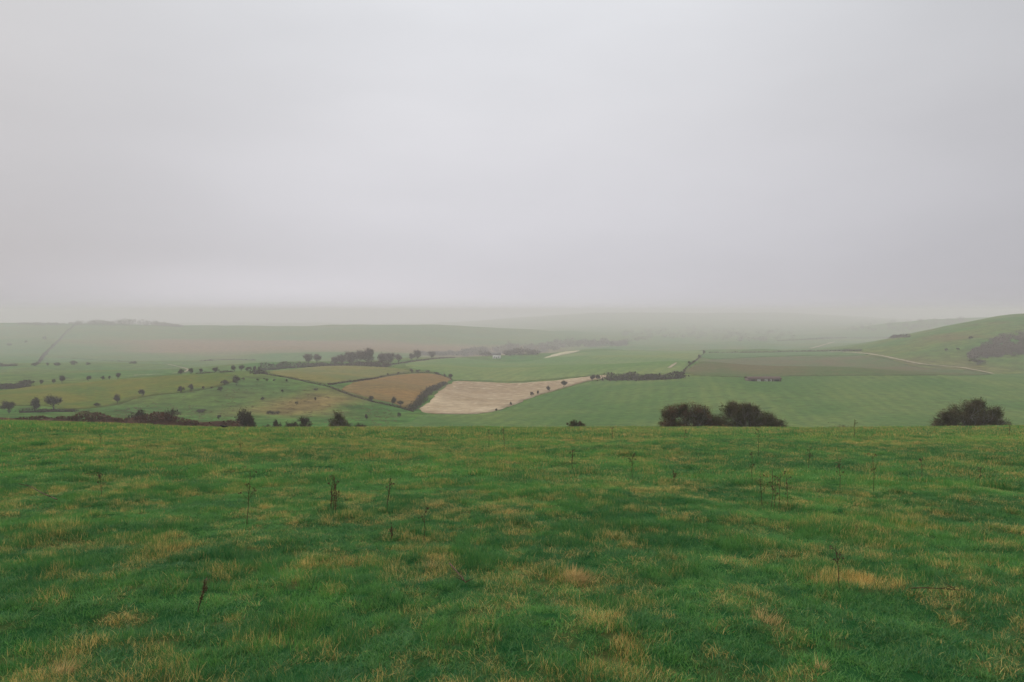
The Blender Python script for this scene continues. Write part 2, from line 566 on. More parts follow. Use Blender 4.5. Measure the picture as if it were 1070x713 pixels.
def field_mat(name, c1, c2, c3, scale=0.012, rows=None, ang=0.0, row_amt=0.25):
    """crop and soil colours in broad drifts, with the drill rows where they show"""
    m = bpy.data.materials.new(name)
    nt, N, L = nodes(m)
    out = N.new('ShaderNodeOutputMaterial'); b = N.new('ShaderNodeBsdfDiffuse')
    n1 = noise_n(N, L, scale, 4, 0.55, dist=0.6)
    n2 = noise_n(N, L, scale * 11, 4, 0.65)
    c = mixrgb(N, L, ramp01(N, L, n1, 0.36, 0.66), c1, c2)
    c = mixrgb(N, L, ramp01(N, L, n2, 0.50, 0.80), c, c3)
    if rows:
        geo = N.new('ShaderNodeNewGeometry').outputs['Position']
        mp = N.new('ShaderNodeMapping'); L.new(geo, mp.inputs[0]); mp.inputs['Rotation'].default_value = (0, 0, ang)
        w = N.new('ShaderNodeTexWave'); w.bands_direction = 'X'
        w.inputs['Scale'].default_value = rows; w.inputs['Distortion'].default_value = 6.0; w.inputs['Detail'].default_value = 2.0
        w.inputs['Detail Scale'].default_value = 0.15
        L.new(mp.outputs[0], w.inputs[0])
        c = mixrgb(N, L, math_n(N, L, 'MULTIPLY', w.outputs['Fac'], row_amt), c, c3)
    n4 = noise_n(N, L, 0.3, 4, 0.7)
    v4 = N.new('ShaderNodeMapRange'); L.new(n4, v4.inputs[0])
    v4.inputs[1].default_value = 0.3; v4.inputs[2].default_value = 0.7
    v4.inputs[3].default_value = 0.72; v4.inputs[4].default_value = 1.28
    c = mixrgb(N, L, 1.0, c, v4.outputs[0], 'MULTIPLY')
    L.new(c, b.inputs[0]); L.new(b.outputs[0], out.inputs[0])
    return m


field('yellowing_pasture', [(-60, 412), (0, 409), (40, 403.5), (90, 400), (125, 397), (180, 393), (240, 391), (246, 395), (240, 401), (205, 409), (150, 415), (122, 423), (100, 426), (72, 428), (40, 424), (0, 425), (-60, 428)],
      field_mat('yellowing_pasture', (0.118, 0.116, 0.018), (0.066, 0.106, 0.018), (0.175, 0.128, 0.032), 0.02),
      'yellowish pasture below the hedge on the left')
field('pale_pasture', [(283, 389.5), (310, 386), (345, 382), (372, 382), (400, 384), (428, 387.5), (412, 391), (386, 396), (345, 401.5), (326, 399)],
      field_mat('pale_pasture', (0.145, 0.135, 0.038), (0.105, 0.125, 0.038), (0.200, 0.140, 0.060), 0.02),
      'pale yellow green pasture above the brown field')
field('stubble_field', [(357, 406.5), (372, 400), (386, 397.5), (412, 393), (432, 391), (452, 391), (466, 394.5), (471, 397), (462, 403), (449, 411), (436, 422), (428, 427), (410, 422), (390, 417), (372, 412)],
      field_mat('stubble_field', (0.185, 0.108, 0.034), (0.135, 0.098, 0.034), (0.235, 0.145, 0.060), 0.02, 0.05, 0.7),
      'brown stubble field between hedges')
field('ploughed_field', [(440, 431), (447, 422), (460, 409), (475, 399.5), (500, 399.5), (540, 400.5), (580, 398), (610, 394.5), (633, 392.5), (634, 395), (612, 399), (588, 406), (560, 414), (538, 423), (519, 429.5), (500, 432.3), (470, 433.2)],
      field_mat('chalky_soil', (0.225, 0.158, 0.090), (0.380, 0.296, 0.192), (0.465, 0.382, 0.272), 0.012, 0.05, 1.25, 0.3),
      'bare chalky ploughed field in the middle of the valley')
field('winter_crop', [(424, 381), (440, 377.5), (476, 374.5), (510, 377.5), (545, 378.5), (575, 373.5), (600, 369.5), (640, 367), (690, 367), (735, 368), (724, 378), (714, 389), (690, 391), (640, 391.5), (580, 396.5), (540, 399), (500, 398), (476, 398), (468, 393.5), (452, 388.5), (436, 387)],
      field_mat('young_winter_crop', (0.085, 0.160, 0.045), (0.160, 0.185, 0.060), (0.080, 0.135, 0.045), 0.007, 0.035, 0.4, 0.4),
      'pale green winter crop on the hill behind the ploughed field')
field('big_crop_field', [(425, 449), (433, 440), (445, 434), (470, 434.5), (500, 433.5), (522, 430), (540, 424), (562, 415), (590, 407), (614, 400), (636, 397.3), (690, 395.6), (712, 394), (760, 393.6), (860, 392.6), (960, 392.2), (1036, 391.3), (1070, 391.5), (1180, 391), (1290, 391), (1290, 449), (1070, 449), (860, 450), (640, 450)],
      field_mat('crop_green', (0.062, 0.122, 0.032), (0.118, 0.160, 0.046), (0.054, 0.105, 0.032), 0.013, 0.05, 0.2, 0.4),
      'wide green crop field filling the valley on the right', step=7.0)
field('brown_rough_field', [(717, 390), (728, 381), (742, 376.5), (800, 374), (870, 372.5), (915, 373.5), (960, 384), (1000, 387), (1035, 392), (960, 393), (860, 393.4), (760, 394.6)],
      field_mat('rough_brown_grass', (0.102, 0.090, 0.042), (0.064, 0.104, 0.033), (0.135, 0.100, 0.056), 0.010),
      'rough brownish field above the wide green crop', off=0.4)
field('far_green_strip', [(737, 369.5), (790, 369), (860, 367.8), (905, 369.5), (900, 371.5), (860, 371.8), (800, 373), (742, 375.5)],
      field_mat('strip_green', (0.065, 0.130, 0.038), (0.085, 0.135, 0.045), (0.06, 0.11, 0.04), 0.012),
      'narrow green strip along the top of the brownish field', off=0.45)
field('pale_fallow', [(569, 374.6), (580, 370.5), (592, 367.8), (606, 366.9), (598, 369.2), (584, 372)],
      field_mat('fallow', (0.36, 0.32, 0.20), (0.42, 0.37, 0.25), (0.45, 0.40, 0.3), 0.02),
      'pale fallow edge on the crest beside the green crop', off=0.6)


def track(name, pts, width, label, off=0.7):
    p = catmull(pts, 10, closed=False)
    w = np.array([P(x, y)[:2] for x, y in p])
    keep = [0]
    for i in range(1, len(w)):
        if np.linalg.norm(w[i] - w[keep[-1]]) > 3.0: keep.append(i)
    w = w[keep]
    w = np.vstack([w[0] + (w[1:] - w[:-1])[:i].sum(0) for i in range(len(w))])
    t = unit(np.gradient(w, axis=0)); nrm = np.stack([-t[:, 1], t[:, 0]], 1)
    k = len(w); rows = []
    for s in np.linspace(-0.5, 0.5, 4):
        jit = 1 + 0.25 * rng.normal(size=k) * (abs(s) > 0.4)
        q = w + nrm * (width * s * jit)[:, None]
        rows.append(np.column_stack([q, height(q[:, 0], q[:, 1]) + off]))
    V = np.concatenate(rows)
    me = mesh_from(name, V, grid_faces(4, k), MAT['chalk'], smooth=True)
    tag(obj(name, me), label, 'track', kind='structure')


track('chalk_track', [(868, 368.3), (890, 369), (912, 371), (940, 376.5), (962, 381), (985, 383.3), (1003, 384.8), (1020, 387.7), (1038, 391.5)], 2.3, 'pale chalk track crossing the foot of the right hill')
track('chalk_track', [(847, 364.5), (858, 361.5), (872, 357.5)], 7.0, 'short pale chalk track leading up into the mist')
track('chalk_track', [(140, 393.2), (160, 392.2), (178, 391.4), (192, 389.5), (197, 387.5), (189, 384.5), (176, 381.5)], 1.8, 'pale track curving through the left pastures')
track('chalk_track', [(699, 385.5), (703, 383), (707, 379.6)], 2.2, 'short pale track beside the hedge corner')
track('chalk_track', [(612, 363.3), (624, 362.9), (637, 362.9)], 14.0, 'white chalk strip in the mist beyond the crop')

# ------------------------------------------------------------------ the near meadow
sx = np.linspace(-1, 1, 521); MXc = 185 * np.sinh(3.6 * sx) / math.sinh(3.6)
sy = np.linspace(0, 1, 470); MYc = -2 + 112.0 * np.sinh(3.0 * sy) / math.sinh(3.0); MYc = np.concatenate([np.linspace(-45, -2.6, 18), MYc])
mx, my = np.meshgrid(MXc, MYc)
mz = front(mx, my) + bumps(mx, my)


def dryness(X, Y):
    """how much dead straw stands among the grass"""
    d = 0.22 * fbm(X / 2.2, Y / 2.6, 61, 3) + 0.48 * fbm(X / 0.62, Y / 0.75, 67, 3) + 0.74 * fbm(X / 0.19, Y / 0.24, 69, 2) + 0.25 * fbm(X / 11, Y / 16, 71, 3)
    d = d - 0.15 + 0.20 * sstep(26, 62, Y)
    mod = np.clip(0.55 + 1.1 * fbm(X / 0.5, Y / 0.6, 101, 3), 0, 1.3)
    for px, py, r, a in DRY:
        p = M(px, py)
        rr = r / F * p[1]
        ry = rr * 1.6
        d = d + (0.85 if a > 0 else 0.7) * a * (mod if a > 0 else 1) * np.exp(-0.5 * (((X - p[0]) / rr) ** 2 + ((Y - p[1]) / ry) ** 2))
    return d


DRY = [(600, 602, 18, 0.8), (535, 600, 22, 0.45), (895, 607, 40, 0.6), (960, 612, 35, 0.45), (800, 640, 22, 0.7), (640, 655, 40, 0.5), (690, 610, 35, 0.35),
       (460, 590, 28, 0.4), (110, 700, 60, 0.6), (290, 600, 30, 0.3), (940, 540, 30, 0.4), (880, 462, 30, 0.6), (905, 465, 30, 0.5), (1010, 482, 30, 0.6), (980, 464, 25, 0.4),
       (700, 512, 16, 0.6), (580, 506, 12, 0.5), (400, 470, 22, 0.5), (680, 460, 40, 0.4), (940, 542, 25, 0.4), (830, 690, 60, 0.35), (20, 560, 25, 0.4), (470, 560, 14, 0.3),
       (600, 460, 40, 0.3), (130, 485, 14, 0.4), (640, 700, 50, 0.3), (980, 690, 40, 0.2), (1050, 610, 30, 0.35),
       (90, 640, 70, -0.35), (330, 640, 60, -0.3), (700, 560, 60, -0.2), (1000, 580, 40, -0.25), (950, 655, 60, -0.25), (540, 660, 40, -0.25), (360, 560, 50, -0.3)]

mt = bpy.data.materials.new('turf')
nt, N, L = nodes(mt)
out = N.new('ShaderNodeOutputMaterial'); b = N.new('ShaderNodeBsdfDiffuse')
at = N.new('ShaderNodeAttribute'); at.attribute_name = 'dry'
n2 = noise_n(N, L, 14.0, 4, 0.7)
dd = math_n(N, L, 'ADD', at.outputs['Fac'], math_n(N, L, 'MULTIPLY', math_n(N, L, 'SUBTRACT', n2, 0.5), 1.3))
c = mixrgb(N, L, ramp01(N, L, dd, -0.5, 0.7), (0.016, 0.060, 0.018), (0.090, 0.080, 0.028))
L.new(c, b.inputs[0]); L.new(b.outputs[0], out.inputs[0])
md = dryness(mx, my)
me = mesh_from('meadow', np.stack([mx, my, mz], -1).reshape(-1, 3), grid_faces(*mx.shape), mt, {'dry': ('FLOAT', md)}, smooth=True)
tag(obj('meadow', me), 'sloping hilltop meadow in the foreground', 'ground', kind='structure')

# grass: tufts of real blades, set out over the meadow
gm = bpy.data.materials.new('grass_blades')
nt, N, L = nodes(gm)
out = N.new('ShaderNodeOutputMaterial')


def attr(name, typ):
    a = N.new('ShaderNodeAttribute'); a.attribute_name = name; a.attribute_type = typ
    return a.outputs['Fac']


dry = attr('dry', 'INSTANCER'); tone = attr('tone', 'INSTANCER'); bl = attr('bl', 'GEOMETRY'); bl2 = attr('bl2', 'GEOMETRY')
g = mixrgb(N, L, tone, (0.017, 0.138, 0.034), (0.122, 0.355, 0.056))
b3 = attr('bl3', 'GEOMETRY')
g = mixrgb(N, L, math_n(N, L, 'MULTIPLY', math_n(N, L, 'POWER', b3, 2.5), 0.75), g, (0.230, 0.370, 0.085))
g = mixrgb(N, L, math_n(N, L, 'MULTIPLY', math_n(N, L, 'POWER', bl2, 2.0), 0.55), g, (0.012, 0.075, 0.028))
st = mixrgb(N, L, bl2, (0.36, 0.205, 0.050), (0.80, 0.60, 0.20))
dd = math_n(N, L, 'ADD', dry, math_n(N, L, 'SUBTRACT', bl, 0.80))
f = ramp01(N, L, dd, -0.06, 0.10)
c = mixrgb(N, L, f, g, st)
d = N.new('ShaderNodeBsdfDiffuse'); t = N.new('ShaderNodeBsdfTranslucent'); gl = N.new('ShaderNodeBsdfGlossy')
gl.inputs['Roughness'].default_value = 0.45; gl.inputs['Color'].default_value = (1, 1, 1, 1)
L.new(c, d.inputs[0]); L.new(c, t.inputs[0])
m1 = N.new('ShaderNodeMixShader'); m1.inputs[0].default_value = 0.3; L.new(d.outputs[0], m1.inputs[1]); L.new(t.outputs[0], m1.inputs[2])
m2 = N.new('ShaderNodeMixShader'); m2.inputs[0].default_value = 0.02; L.new(m1.outputs[0], m2.inputs[1]); L.new(gl.outputs[0], m2.inputs[2])
L.new(m2.outputs[0], out.inputs[0])


def tuft(name, n, radius, hmin, hmax, width, lean, segs=3, bias=0.0):
    """n curved blades rooted in a small disc"""
    th = rng.uniform(0, 2 * math.pi, n); r = radius * np.sqrt(rng.uniform(0, 1, n))
    base = np.stack([r * np.cos(th), r * np.sin(th), np.full(n, -0.015)], 1)
    az = rng.uniform(0, 2 * math.pi, n)
    h = rng.uniform(hmin, hmax, n); ln = h * rng.uniform(0.15, lean, n)
    lx = np.stack([np.cos(az), np.sin(az), np.zeros(n)], 1); sd = np.stack([-np.sin(az), np.cos(az), np.zeros(n)], 1)
    tw = rng.uniform(-0.8, 0.8, n)[:, None]; sd = sd * np.cos(tw) + lx * np.sin(tw)
    rows = []
    for k in range(segs):
        t = k / segs
        c = base + lx * (ln * t ** 1.8)[:, None] + np.array([0, 0, 1]) * (h * (t - 0.25 * (ln / h) ** 2 * t ** 2))[:, None]
        w = width * (1 - 0.75 * t)
        rows += [c - sd * w / 2, c + sd * w / 2]
    tip = base + lx * ln[:, None] + np.array([0, 0, 1]) * (h * (1 - 0.25 * (ln / h) ** 2))[:, None]
    rows.append(tip)
    nv = 2 * segs + 1
    V = np.stack(rows, 1).reshape(-1, 3)
    i = np.arange(n) * nv
    Q = np.concatenate([np.stack([i + 2 * k, i + 2 * k + 1, i + 2 * k + 3, i + 2 * k + 2], 1) for k in range(segs - 1)])
    T = np.stack([i + nv - 3, i + nv - 2, i + nv - 1], 1)
    b1 = np.clip(rng.uniform(0, 1, n) + bias, 0, 1.5)
    at = {'bl': ('FLOAT', np.repeat(b1, nv)), 'bl2': ('FLOAT', np.repeat(rng.uniform(0, 1, n), nv)), 'bl3': ('FLOAT', np.repeat(rng.uniform(0, 1, n), nv))}
    return mesh_from(name, V, [Q, T], gm, at, smooth=True)


tc = bpy.data.collections.new('grass_tuft_sources')
specs = []
for k in range(4): specs.append(('tuft_a%d' % k, 76, 0.080, 0.026, 0.078, 0.0034, 1.2, 3, 0.0))
for k in range(3): specs.append(('tuft_b%d' % k, 90, 0.18, 0.035, 0.10, 0.0070, 1.05, 3, 0.0))
for k in range(3): specs.append(('tuft_c%d' % k, 90, 0.42, 0.05, 0.13, 0.018, 0.9, 2, 0.0))
for k in range(3): specs.append(('tuft_d%d' % k, 12, 0.10, 0.09, 0.19, 0.0028, 1.4, 4, 0.75))     # long dead stems
for k in range(2): specs.append(('tuft_e%d' % k, 26, 0.35, 0.12, 0.28, 0.008, 1.0, 3, 0.75))
for s in specs:
    tc.objects.link(bpy.data.objects.new(s[0], tuft(*s)))


def scatter(y0, y1, dens, variants, um=0.98, smin=0.75, smax=1.25, keep=None, stems=False):
    area = um * (y1 ** 2 - y0 ** 2)
    n = int(area * dens)
    Y = np.sqrt(rng.uniform(y0 ** 2, y1 ** 2, n)); X = rng.uniform(-um, um, n) * (Y + 1.2)
    D = dryness(X, Y)
    if keep is not None:
        k = rng.uniform(0, 1, n) < keep(D, X, Y)
        X, Y, D = X[k], Y[k], D[k]; n = len(X)
    Z = front(X, Y) + bumps(X, Y)
    s = rng.uniform(smin, smax, n)
    hv = np.clip(0.95 + 0.6 * fbm(X / 1.5, Y / 1.8, 83, 3) + 0.95 * fbm(X / 0.42, Y / 0.46, 85, 2) + 0.25 * np.clip(D, -1, 1), 0.62, 1.9)
    if stems: hv = np.clip(hv, 0.6, 1.0)
    tn = np.clip(0.42 + 0.55 * fbm(X / 1.6, Y / 1.9, 91, 3) + 0.45 * fbm(X / 0.5, Y / 0.6, 93, 2) + 0.4 * fbm(X / 7, Y / 11, 97, 3) + 0.24 * rng.normal(size=n) + 0.12 * sstep(20, 60, Y), 0, 1)
    return dict(co=np.stack([X, Y, Z], 1), var=rng.choice(variants, n), scl=np.stack([s, s, s * hv], 1),
                rot=np.stack([rng.normal(0, 0.12, n), rng.normal(0, 0.12, n), rng.uniform(0, 2 * math.pi, n)], 1),
                dry=D * 0.62 + 0.10 * rng.normal(size=n), tone=tn)


parts = [scatter(2.2, 15, 210, [0, 1, 2, 3]),
         scatter(14, 36, 48, [4, 5, 6]),
         scatter(34, 108, 11, [7, 8, 9], um=1.0),
         scatter(2.2, 22, 18, [10, 11, 12], smin=0.4, smax=0.85, stems=True, keep=lambda D, X, Y: np.clip(0.04 + 0.6 * D, 0, 1)),
         scatter(20, 100, 1.6, [13, 14], smin=0.4, smax=0.85, stems=True, keep=lambda D, X, Y: np.clip(0.08 + 0.7 * D, 0, 1)),
         scatter(58, 84, 0.22, [13, 14], smin=0.8, smax=1.7, stems=True)]
cat_ = lambda k: np.concatenate([p[k] for p in parts])
gmesh = mesh_from('grass', cat_('co'), [], None, {'variant': ('INT', cat_('var')), 'scl': ('FLOAT_VECTOR', cat_('scl')),
                  'rot': ('FLOAT_VECTOR', cat_('rot')), 'dry': ('FLOAT', cat_('dry')), 'tone': ('FLOAT', cat_('tone'))})
go = tag(obj('grass', gmesh), 'short green pasture grass mixed with dead straw covering the foreground', 'grass', kind='stuff')
ng = bpy.data.node_groups.new('grass_scatter', 'GeometryNodeTree')
ng.interface.new_socket('Geometry', in_out='INPUT', socket_type='NodeSocketGeometry')
ng.interface.new_socket('Geometry', in_out='OUTPUT', socket_type='NodeSocketGeometry')
gi = ng.nodes.new('NodeGroupInput'); goo = ng.nodes.new('NodeGroupOutput')
ci = ng.nodes.new('GeometryNodeCollectionInfo'); ci.inputs['Collection'].default_value = tc
ci.inputs['Separate Children'].default_value = True; ci.inputs['Reset Children'].default_value = True
iop = ng.nodes.new('GeometryNodeInstanceOnPoints'); iop.inputs['Pick Instance'].default_value = True


def named(name, typ):
    n = ng.nodes.new('GeometryNodeInputNamedAttribute'); n.data_type = typ; n.inputs['Name'].default_value = name
    return [o for o in n.outputs if o.enabled][0]


ng.links.new(gi.outputs[0], iop.inputs['Points'])
ng.links.new(ci.outputs[0], iop.inputs['Instance'])
ng.links.new(named('variant', 'INT'), iop.inputs['Instance Index'])
ng.links.new(named('rot', 'FLOAT_VECTOR'), iop.inputs['Rotation'])
ng.links.new(named('scl', 'FLOAT_VECTOR'), iop.inputs['Scale'])
ng.links.new(iop.outputs[0], goo.inputs[0])
md_ = go.modifiers.new('scatter', 'NODES'); md_.node_group = ng


# ------------------------------------------------------------------ bushes and trees
def grow(mb, p, d, length, r, depth, tips, spread, up, minr):
    """one limb and its forks"""
    k = 4
    pts = [p]; dirs = d
    for i in range(k):
        dirs = unit(dirs + rng.normal(0, 0.16, 3) + np.array([0, 0, up]))
        pts.append(pts[-1] + dirs * length / k)
    mb.tube(pts, np.linspace(r, max(r * 0.6, minr), k + 1), 4 if depth > 1 else 3, cap=False)
    tips.append((pts[-1], dirs)); tips.append((pts[2], dirs))
    if depth == 0: return
    for i in range(rng.integers(2, 4)):
        nd = unit(dirs + rng.normal(0, spread, 3))
        grow(mb, pts[rng.integers(2, k + 1)], nd, length * rng.uniform(0.6, 0.85), r * 0.6, depth - 1, tips, spread, up, minr)


def thorn_bush(name, hw, hh, lobes, mat, loc, label, group=None, n_twig=5200, n_leaf=6500, leaf=0.10, stems=16, cat='bush', skew=0.0):
    """a broad thorn thicket: stems from the ground, twigs to an uneven dome; lobes (x, z, r) in units of half width and height"""
    root = empty(name, loc)
    tag(root, label, cat, group)
    mb = MB(); tips = []
    for i in range(stems):
        a = 2 * math.pi * i / stems + rng.normal(0, 0.3)
        b = np.array([math.cos(a) * hw * 0.25 * rng.uniform(0.1, 1), math.sin(a) * hw * 0.18, -0.3])
        d = unit(np.array([math.cos(a) * rng.uniform(0.1, 1.2), math.sin(a) * rng.uniform(0.1, 1.0), 1.0]))
        grow(mb, b, d, hh * 0.42, 0.055, 3, tips, 0.45, 0.02, 0.010)
    tw = MB()
    # clumps that make up the crown
    cl = []
    for lx, lz, lr in lobes:
        for k in range(int(18 * lr / 0.5)):
            v = unit(rng.normal(size=3)) * rng.uniform(0.45, 1.0) ** 0.6
            c = np.array([lx * hw, 0, lz * hh]) + v * np.array([lr * hw, lr * hw * 0.85, lr * hh * 0.95])
            if c[2] < 0.02 * hh: c[2] = rng.uniform(0.0, 0.18) * hh
            cl.append((c, v))
    C = np.array([c for c, v in cl]); VV = np.array([v for c, v in cl])
    pick = rng.integers(0, len(C), n_twig)
    R = 0.145 * hh * rng.uniform(0.5, 1.3, len(C))
    base = C[pick] + np.clip(rng.normal(size=(n_twig, 3)), -1.6, 1.6) * R[pick][:, None] * 0.6
    dirs = unit(VV[pick] * 0.7 + rng.normal(0, 0.5, (n_twig, 3)) + np.array([0, 0, 0.35])) * rng.uniform(0.25, 1.25, (n_twig, 1)) * hh * 0.17
    base[:, 2] = np.maximum(base[:, 2], -0.1)
    tw.slivers(base, dirs, 0.016 * hh / 3.5)
    pick = rng.integers(0, len(C), n_leaf)
    lc = C[pick] + np.clip(rng.normal(size=(n_leaf, 3)), -1.5, 1.5) * R[pick][:, None] * 0.62
    lc[:, 2] = np.maximum(lc[:, 2], 0.0)
    tw.leaves(lc, leaf)
    # shoots that break the outline
    for k in range(26):
        i = rng.integers(0, len(C)); c = C[i]; v = unit(VV[i] + rng.normal(0, 0.35, 3) + np.array([0, 0, 0.5]))
        if v[2] < -0.1: continue
        ln = hh * rng.uniform(0.14, 0.27)
        p0 = c * np.array([0.55, 0.55, 0.7]); p1 = c + v * ln * 0.5 + rng.normal(0, 0.05, 3); p2 = c + v * ln + rng.normal(0, 0.08, 3) + np.array([0, 0, 0.05])
        mb.tube([p0, p1, p2], [0.02, 0.014, 0.006], 4, cap=False)
        m_ = 26
        t_ = rng.uniform(0.2, 1, (m_, 1))
        q_ = p0 + (p2 - p0) * t_
        tw.slivers(q_, unit(v + rng.normal(0, 0.7, (m_, 3))) * rng.uniform(0.1, 0.4, (m_, 1)) * hh / 3.5, 0.013 * hh / 3.5)
        tw.leaves(q_[:10] + rng.normal(0, 0.07, (10, 3)), leaf * 0.8)
    obj('branches', mb.mesh('branches', MAT['grey_bark']), root)
    obj('foliage', tw.mesh('foliage', mat), root)
    return root


def at_brow(x, d, dz=-0.1):
    p = A(x, d); p[2] += dz
    return p


thorn_bush('thorn_bush', 3.45, 4.1, [(-0.62, 0.36, 0.40), (-0.72, 0.62, 0.16), (-0.28, 0.36, 0.40), (-0.12, 0.72, 0.20), (0.25, 0.42, 0.36), (0.42, 0.60, 0.16), (0.66, 0.30, 0.30), (-0.85, 0.2, 0.22), (0.9, 0.15, 0.22)], MAT['thorn_red'], at_brow(722, 95, -0.15),
           'large dark thorn bush with reddish top, left one of the touching pair', n_twig=9000, n_leaf=5500)
thorn_bush('thorn_bush', 4.2, 4.0, [(-0.55, 0.46, 0.40), (-0.22, 0.60, 0.34), (0.02, 0.44, 0.42), (0.10, 0.72, 0.20), (0.34, 0.52, 0.32), (0.45, 0.30, 0.36), (0.74, 0.30, 0.26), (-0.75, 0.25, 0.28), (1.0, 0.10, 0.18)], MAT['thorn'], at_brow(781, 96, -0.15),
           'broad dark domed thorn bush, right one of the touching pair', n_twig=11000, n_leaf=6500)
thorn_bush('thorn_bush', 5.0, 4.2, [(-0.05, 0.42, 0.44), (0.24, 0.44, 0.38), (-0.30, 0.36, 0.34), (0.50, 0.36, 0.26), (0.62, 0.55, 0.12), (-0.60, 0.48, 0.14), (-0.66, 0.20, 0.24), (0.78, 0.12, 0.20), (-0.9, 0.08, 0.16), (0.02, 0.76, 0.18), (0.30, 0.70, 0.14)], MAT['thorn'], at_brow(1016, 96, -0.2),
           'spreading dark thorn bush with whiskery twigs near the right edge', n_twig=12000, n_leaf=4500)
thorn_bush('low_bush', 1.5, 1.6, [(-0.4, 0.4, 0.5), (0.1, 0.5, 0.5), (0.5, 0.35, 0.45)], MAT['thorn'], at_brow(602, 96, -0.15),
           'small low dark bush alone on the brow left of the touching pair', n_twig=2200, n_leaf=3200, leaf=0.08, stems=9)
thorn_bush('thorn_bush', 2.0, 3.7, [(-0.4, 0.32, 0.45), (0.2, 0.36, 0.5), (0.55, 0.25, 0.38), (-0.1, 0.55, 0.28), (-0.12, 0.85, 0.14)], MAT['thorn'], at_brow(355, 112, -0.7),
           'dark rounded bush with one upright shoot, on the brow left of centre', n_twig=3600, n_leaf=3800, leaf=0.09, stems=12)


def small_tree(v, hh, hw, trunk_h, n_twig=900, n_leaf=520, mat='tree'):
    """prototype far tree, unit sized afterwards by scale: returns (trunk mesh, crown mesh), 1 m high"""
    mb = MB(); tips = []
    lean = rng.normal(0, 0.05, 2)
    pts = [(0, 0, -0.03), (lean[0] * 0.4, lean[1] * 0.4, trunk_h * 0.6), (lean[0], lean[1], trunk_h + 0.12)]
    mb.tube(pts, [0.040, 0.030, 0.020], 6)
    for i in range(6):
        a = i * 1.05 + rng.normal(0, 0.3)
        d = unit(np.array([math.cos(a) * 0.7, math.sin(a) * 0.7, 1.0]))
        grow(mb, np.array([lean[0], lean[1], trunk_h * rng.uniform(0.7, 1.1)]), d, 0.24, 0.016, 1, tips, 0.4, 0.0, 0.004)
    tw = MB()
    nc = 34
    C = []; VV = []
    zc = trunk_h + (1 - trunk_h) * 0.5
    for k in range(nc):
        if k % 7 == 0: lobe = unit(rng.normal(size=3)) * rng.uniform(0.3, 0.6)
        vv = lobe + unit(rng.normal(size=3)) * rng.uniform(0.1, 0.5)
        vv[2] = max(vv[2], -0.9)
        C.append(np.array([lean[0] + vv[0] * hw, lean[1] + vv[1] * hw, zc + vv[2] * (1 - trunk_h) * 0.5])); VV.append(vv)
    C = np.array(C); VV = np.array(VV)
    p = rng.integers(0, nc, n_twig)
    base = C[p] + rng.normal(size=(n_twig, 3)) * 0.065
    tw.slivers(base, unit(VV[p] + rng.normal(0, 0.5, (n_twig, 3)) + [0, 0, 0.4]) * rng.uniform(0.06, 0.2, (n_twig, 1)), 0.010)
    p = rng.integers(0, nc, n_leaf)
    lc = C[p] + rng.normal(size=(n_leaf, 3)) * 0.075
    lc[:, 2] = np.maximum(lc[:, 2], 0.01)
    tw.leaves(lc, 0.05)
    return mb.mesh('trunk', MAT['bark']), tw.mesh('crown', MAT[mat])


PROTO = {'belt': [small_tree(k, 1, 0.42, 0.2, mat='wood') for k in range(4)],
         'tree': [small_tree(k, 1, 0.36, 0.28) for k in range(4)],
         'bush': [small_tree(k, 1, 0.60, 0.06, 1000, 640) for k in range(4)],
         'wide': [small_tree(k, 1, 0.95, 0.04, 1100, 760) for k in range(3)]}
NPLACED = {}


def place(kind, name, x, y, h, w, label, group, d=None, cat=None, sink=0.0):
    """a tree or bush of its own on the land; h and w are its size in the photograph's pixels at that distance"""
    p = P(x, y) if d is None else A(x, d)
    k = NPLACED[kind] = NPLACED.get(kind, -1) + 1
    tm, cm = PROTO[kind][k % len(PROTO[kind])]
    hw0 = {'belt': 0.40, 'tree': 0.37, 'bush': 0.58, 'wide': 0.90}[kind]
    hm = h * p[1] / F; wm = w * p[1] / F / 2
    r = empty(name, (p[0], p[1], p[2] - sink * hm))
    s = wm / hw0
    r.scale = (s, s, hm)
    r.rotation_euler = (0, 0, k * 2.399)
    tag(r, label, cat or ('tree' if kind in ('tree', 'belt') else 'bush'), group)
    obj('trunk', tm, r); obj('crown', cm, r)
    return r


G1 = 'bushes along the hedge line above the yellow pasture'
rows = [
    ('bush', 32, 403, 7, 6.5, 'rounded bush just right of the dark hedge block at the left edge', G1),
    ('bush', 43, 402, 5, 5, 'faint thin bush second along the line right of the hedge block', G1),
    ('bush', 56, 401, 5, 4.5, 'small brownish bush third along the line from the hedge block', G1),
    ('tree', 65, 401, 9, 6.5, 'tallest dark tree on the line above the yellow pasture, far left', G1),
    ('bush', 92, 398.5, 6.5, 5, 'dark bush alone midway along the line above the yellow pasture', G1),
    ('bush', 107.5, 397.3, 5, 4, 'left bush of three close together above the yellow pasture', G1),
    ('bush', 114.5, 396.8, 4, 3.5, 'smallest middle bush of three close together above the yellow pasture', G1),
    ('tree', 123, 396.5, 7, 5.5, 'right and largest of three close together above the yellow pasture', G1),
]
G2 = 'trees in the low hedge at the far left'
rows += [
    ('bush', 9.5, 432, 13, 15, 'wide dark thicket rising from the low hedge at the left edge', G2),
    ('tree', 36, 431, 18, 11, 'tall lopsided dark tree with a bare trunk near the left edge', G2),
    ('tree', 56, 429, 16, 17, 'spreading round headed tree right of the lopsided one', G2),
]
G3 = 'shrubs along the lower edge of the yellow pasture'
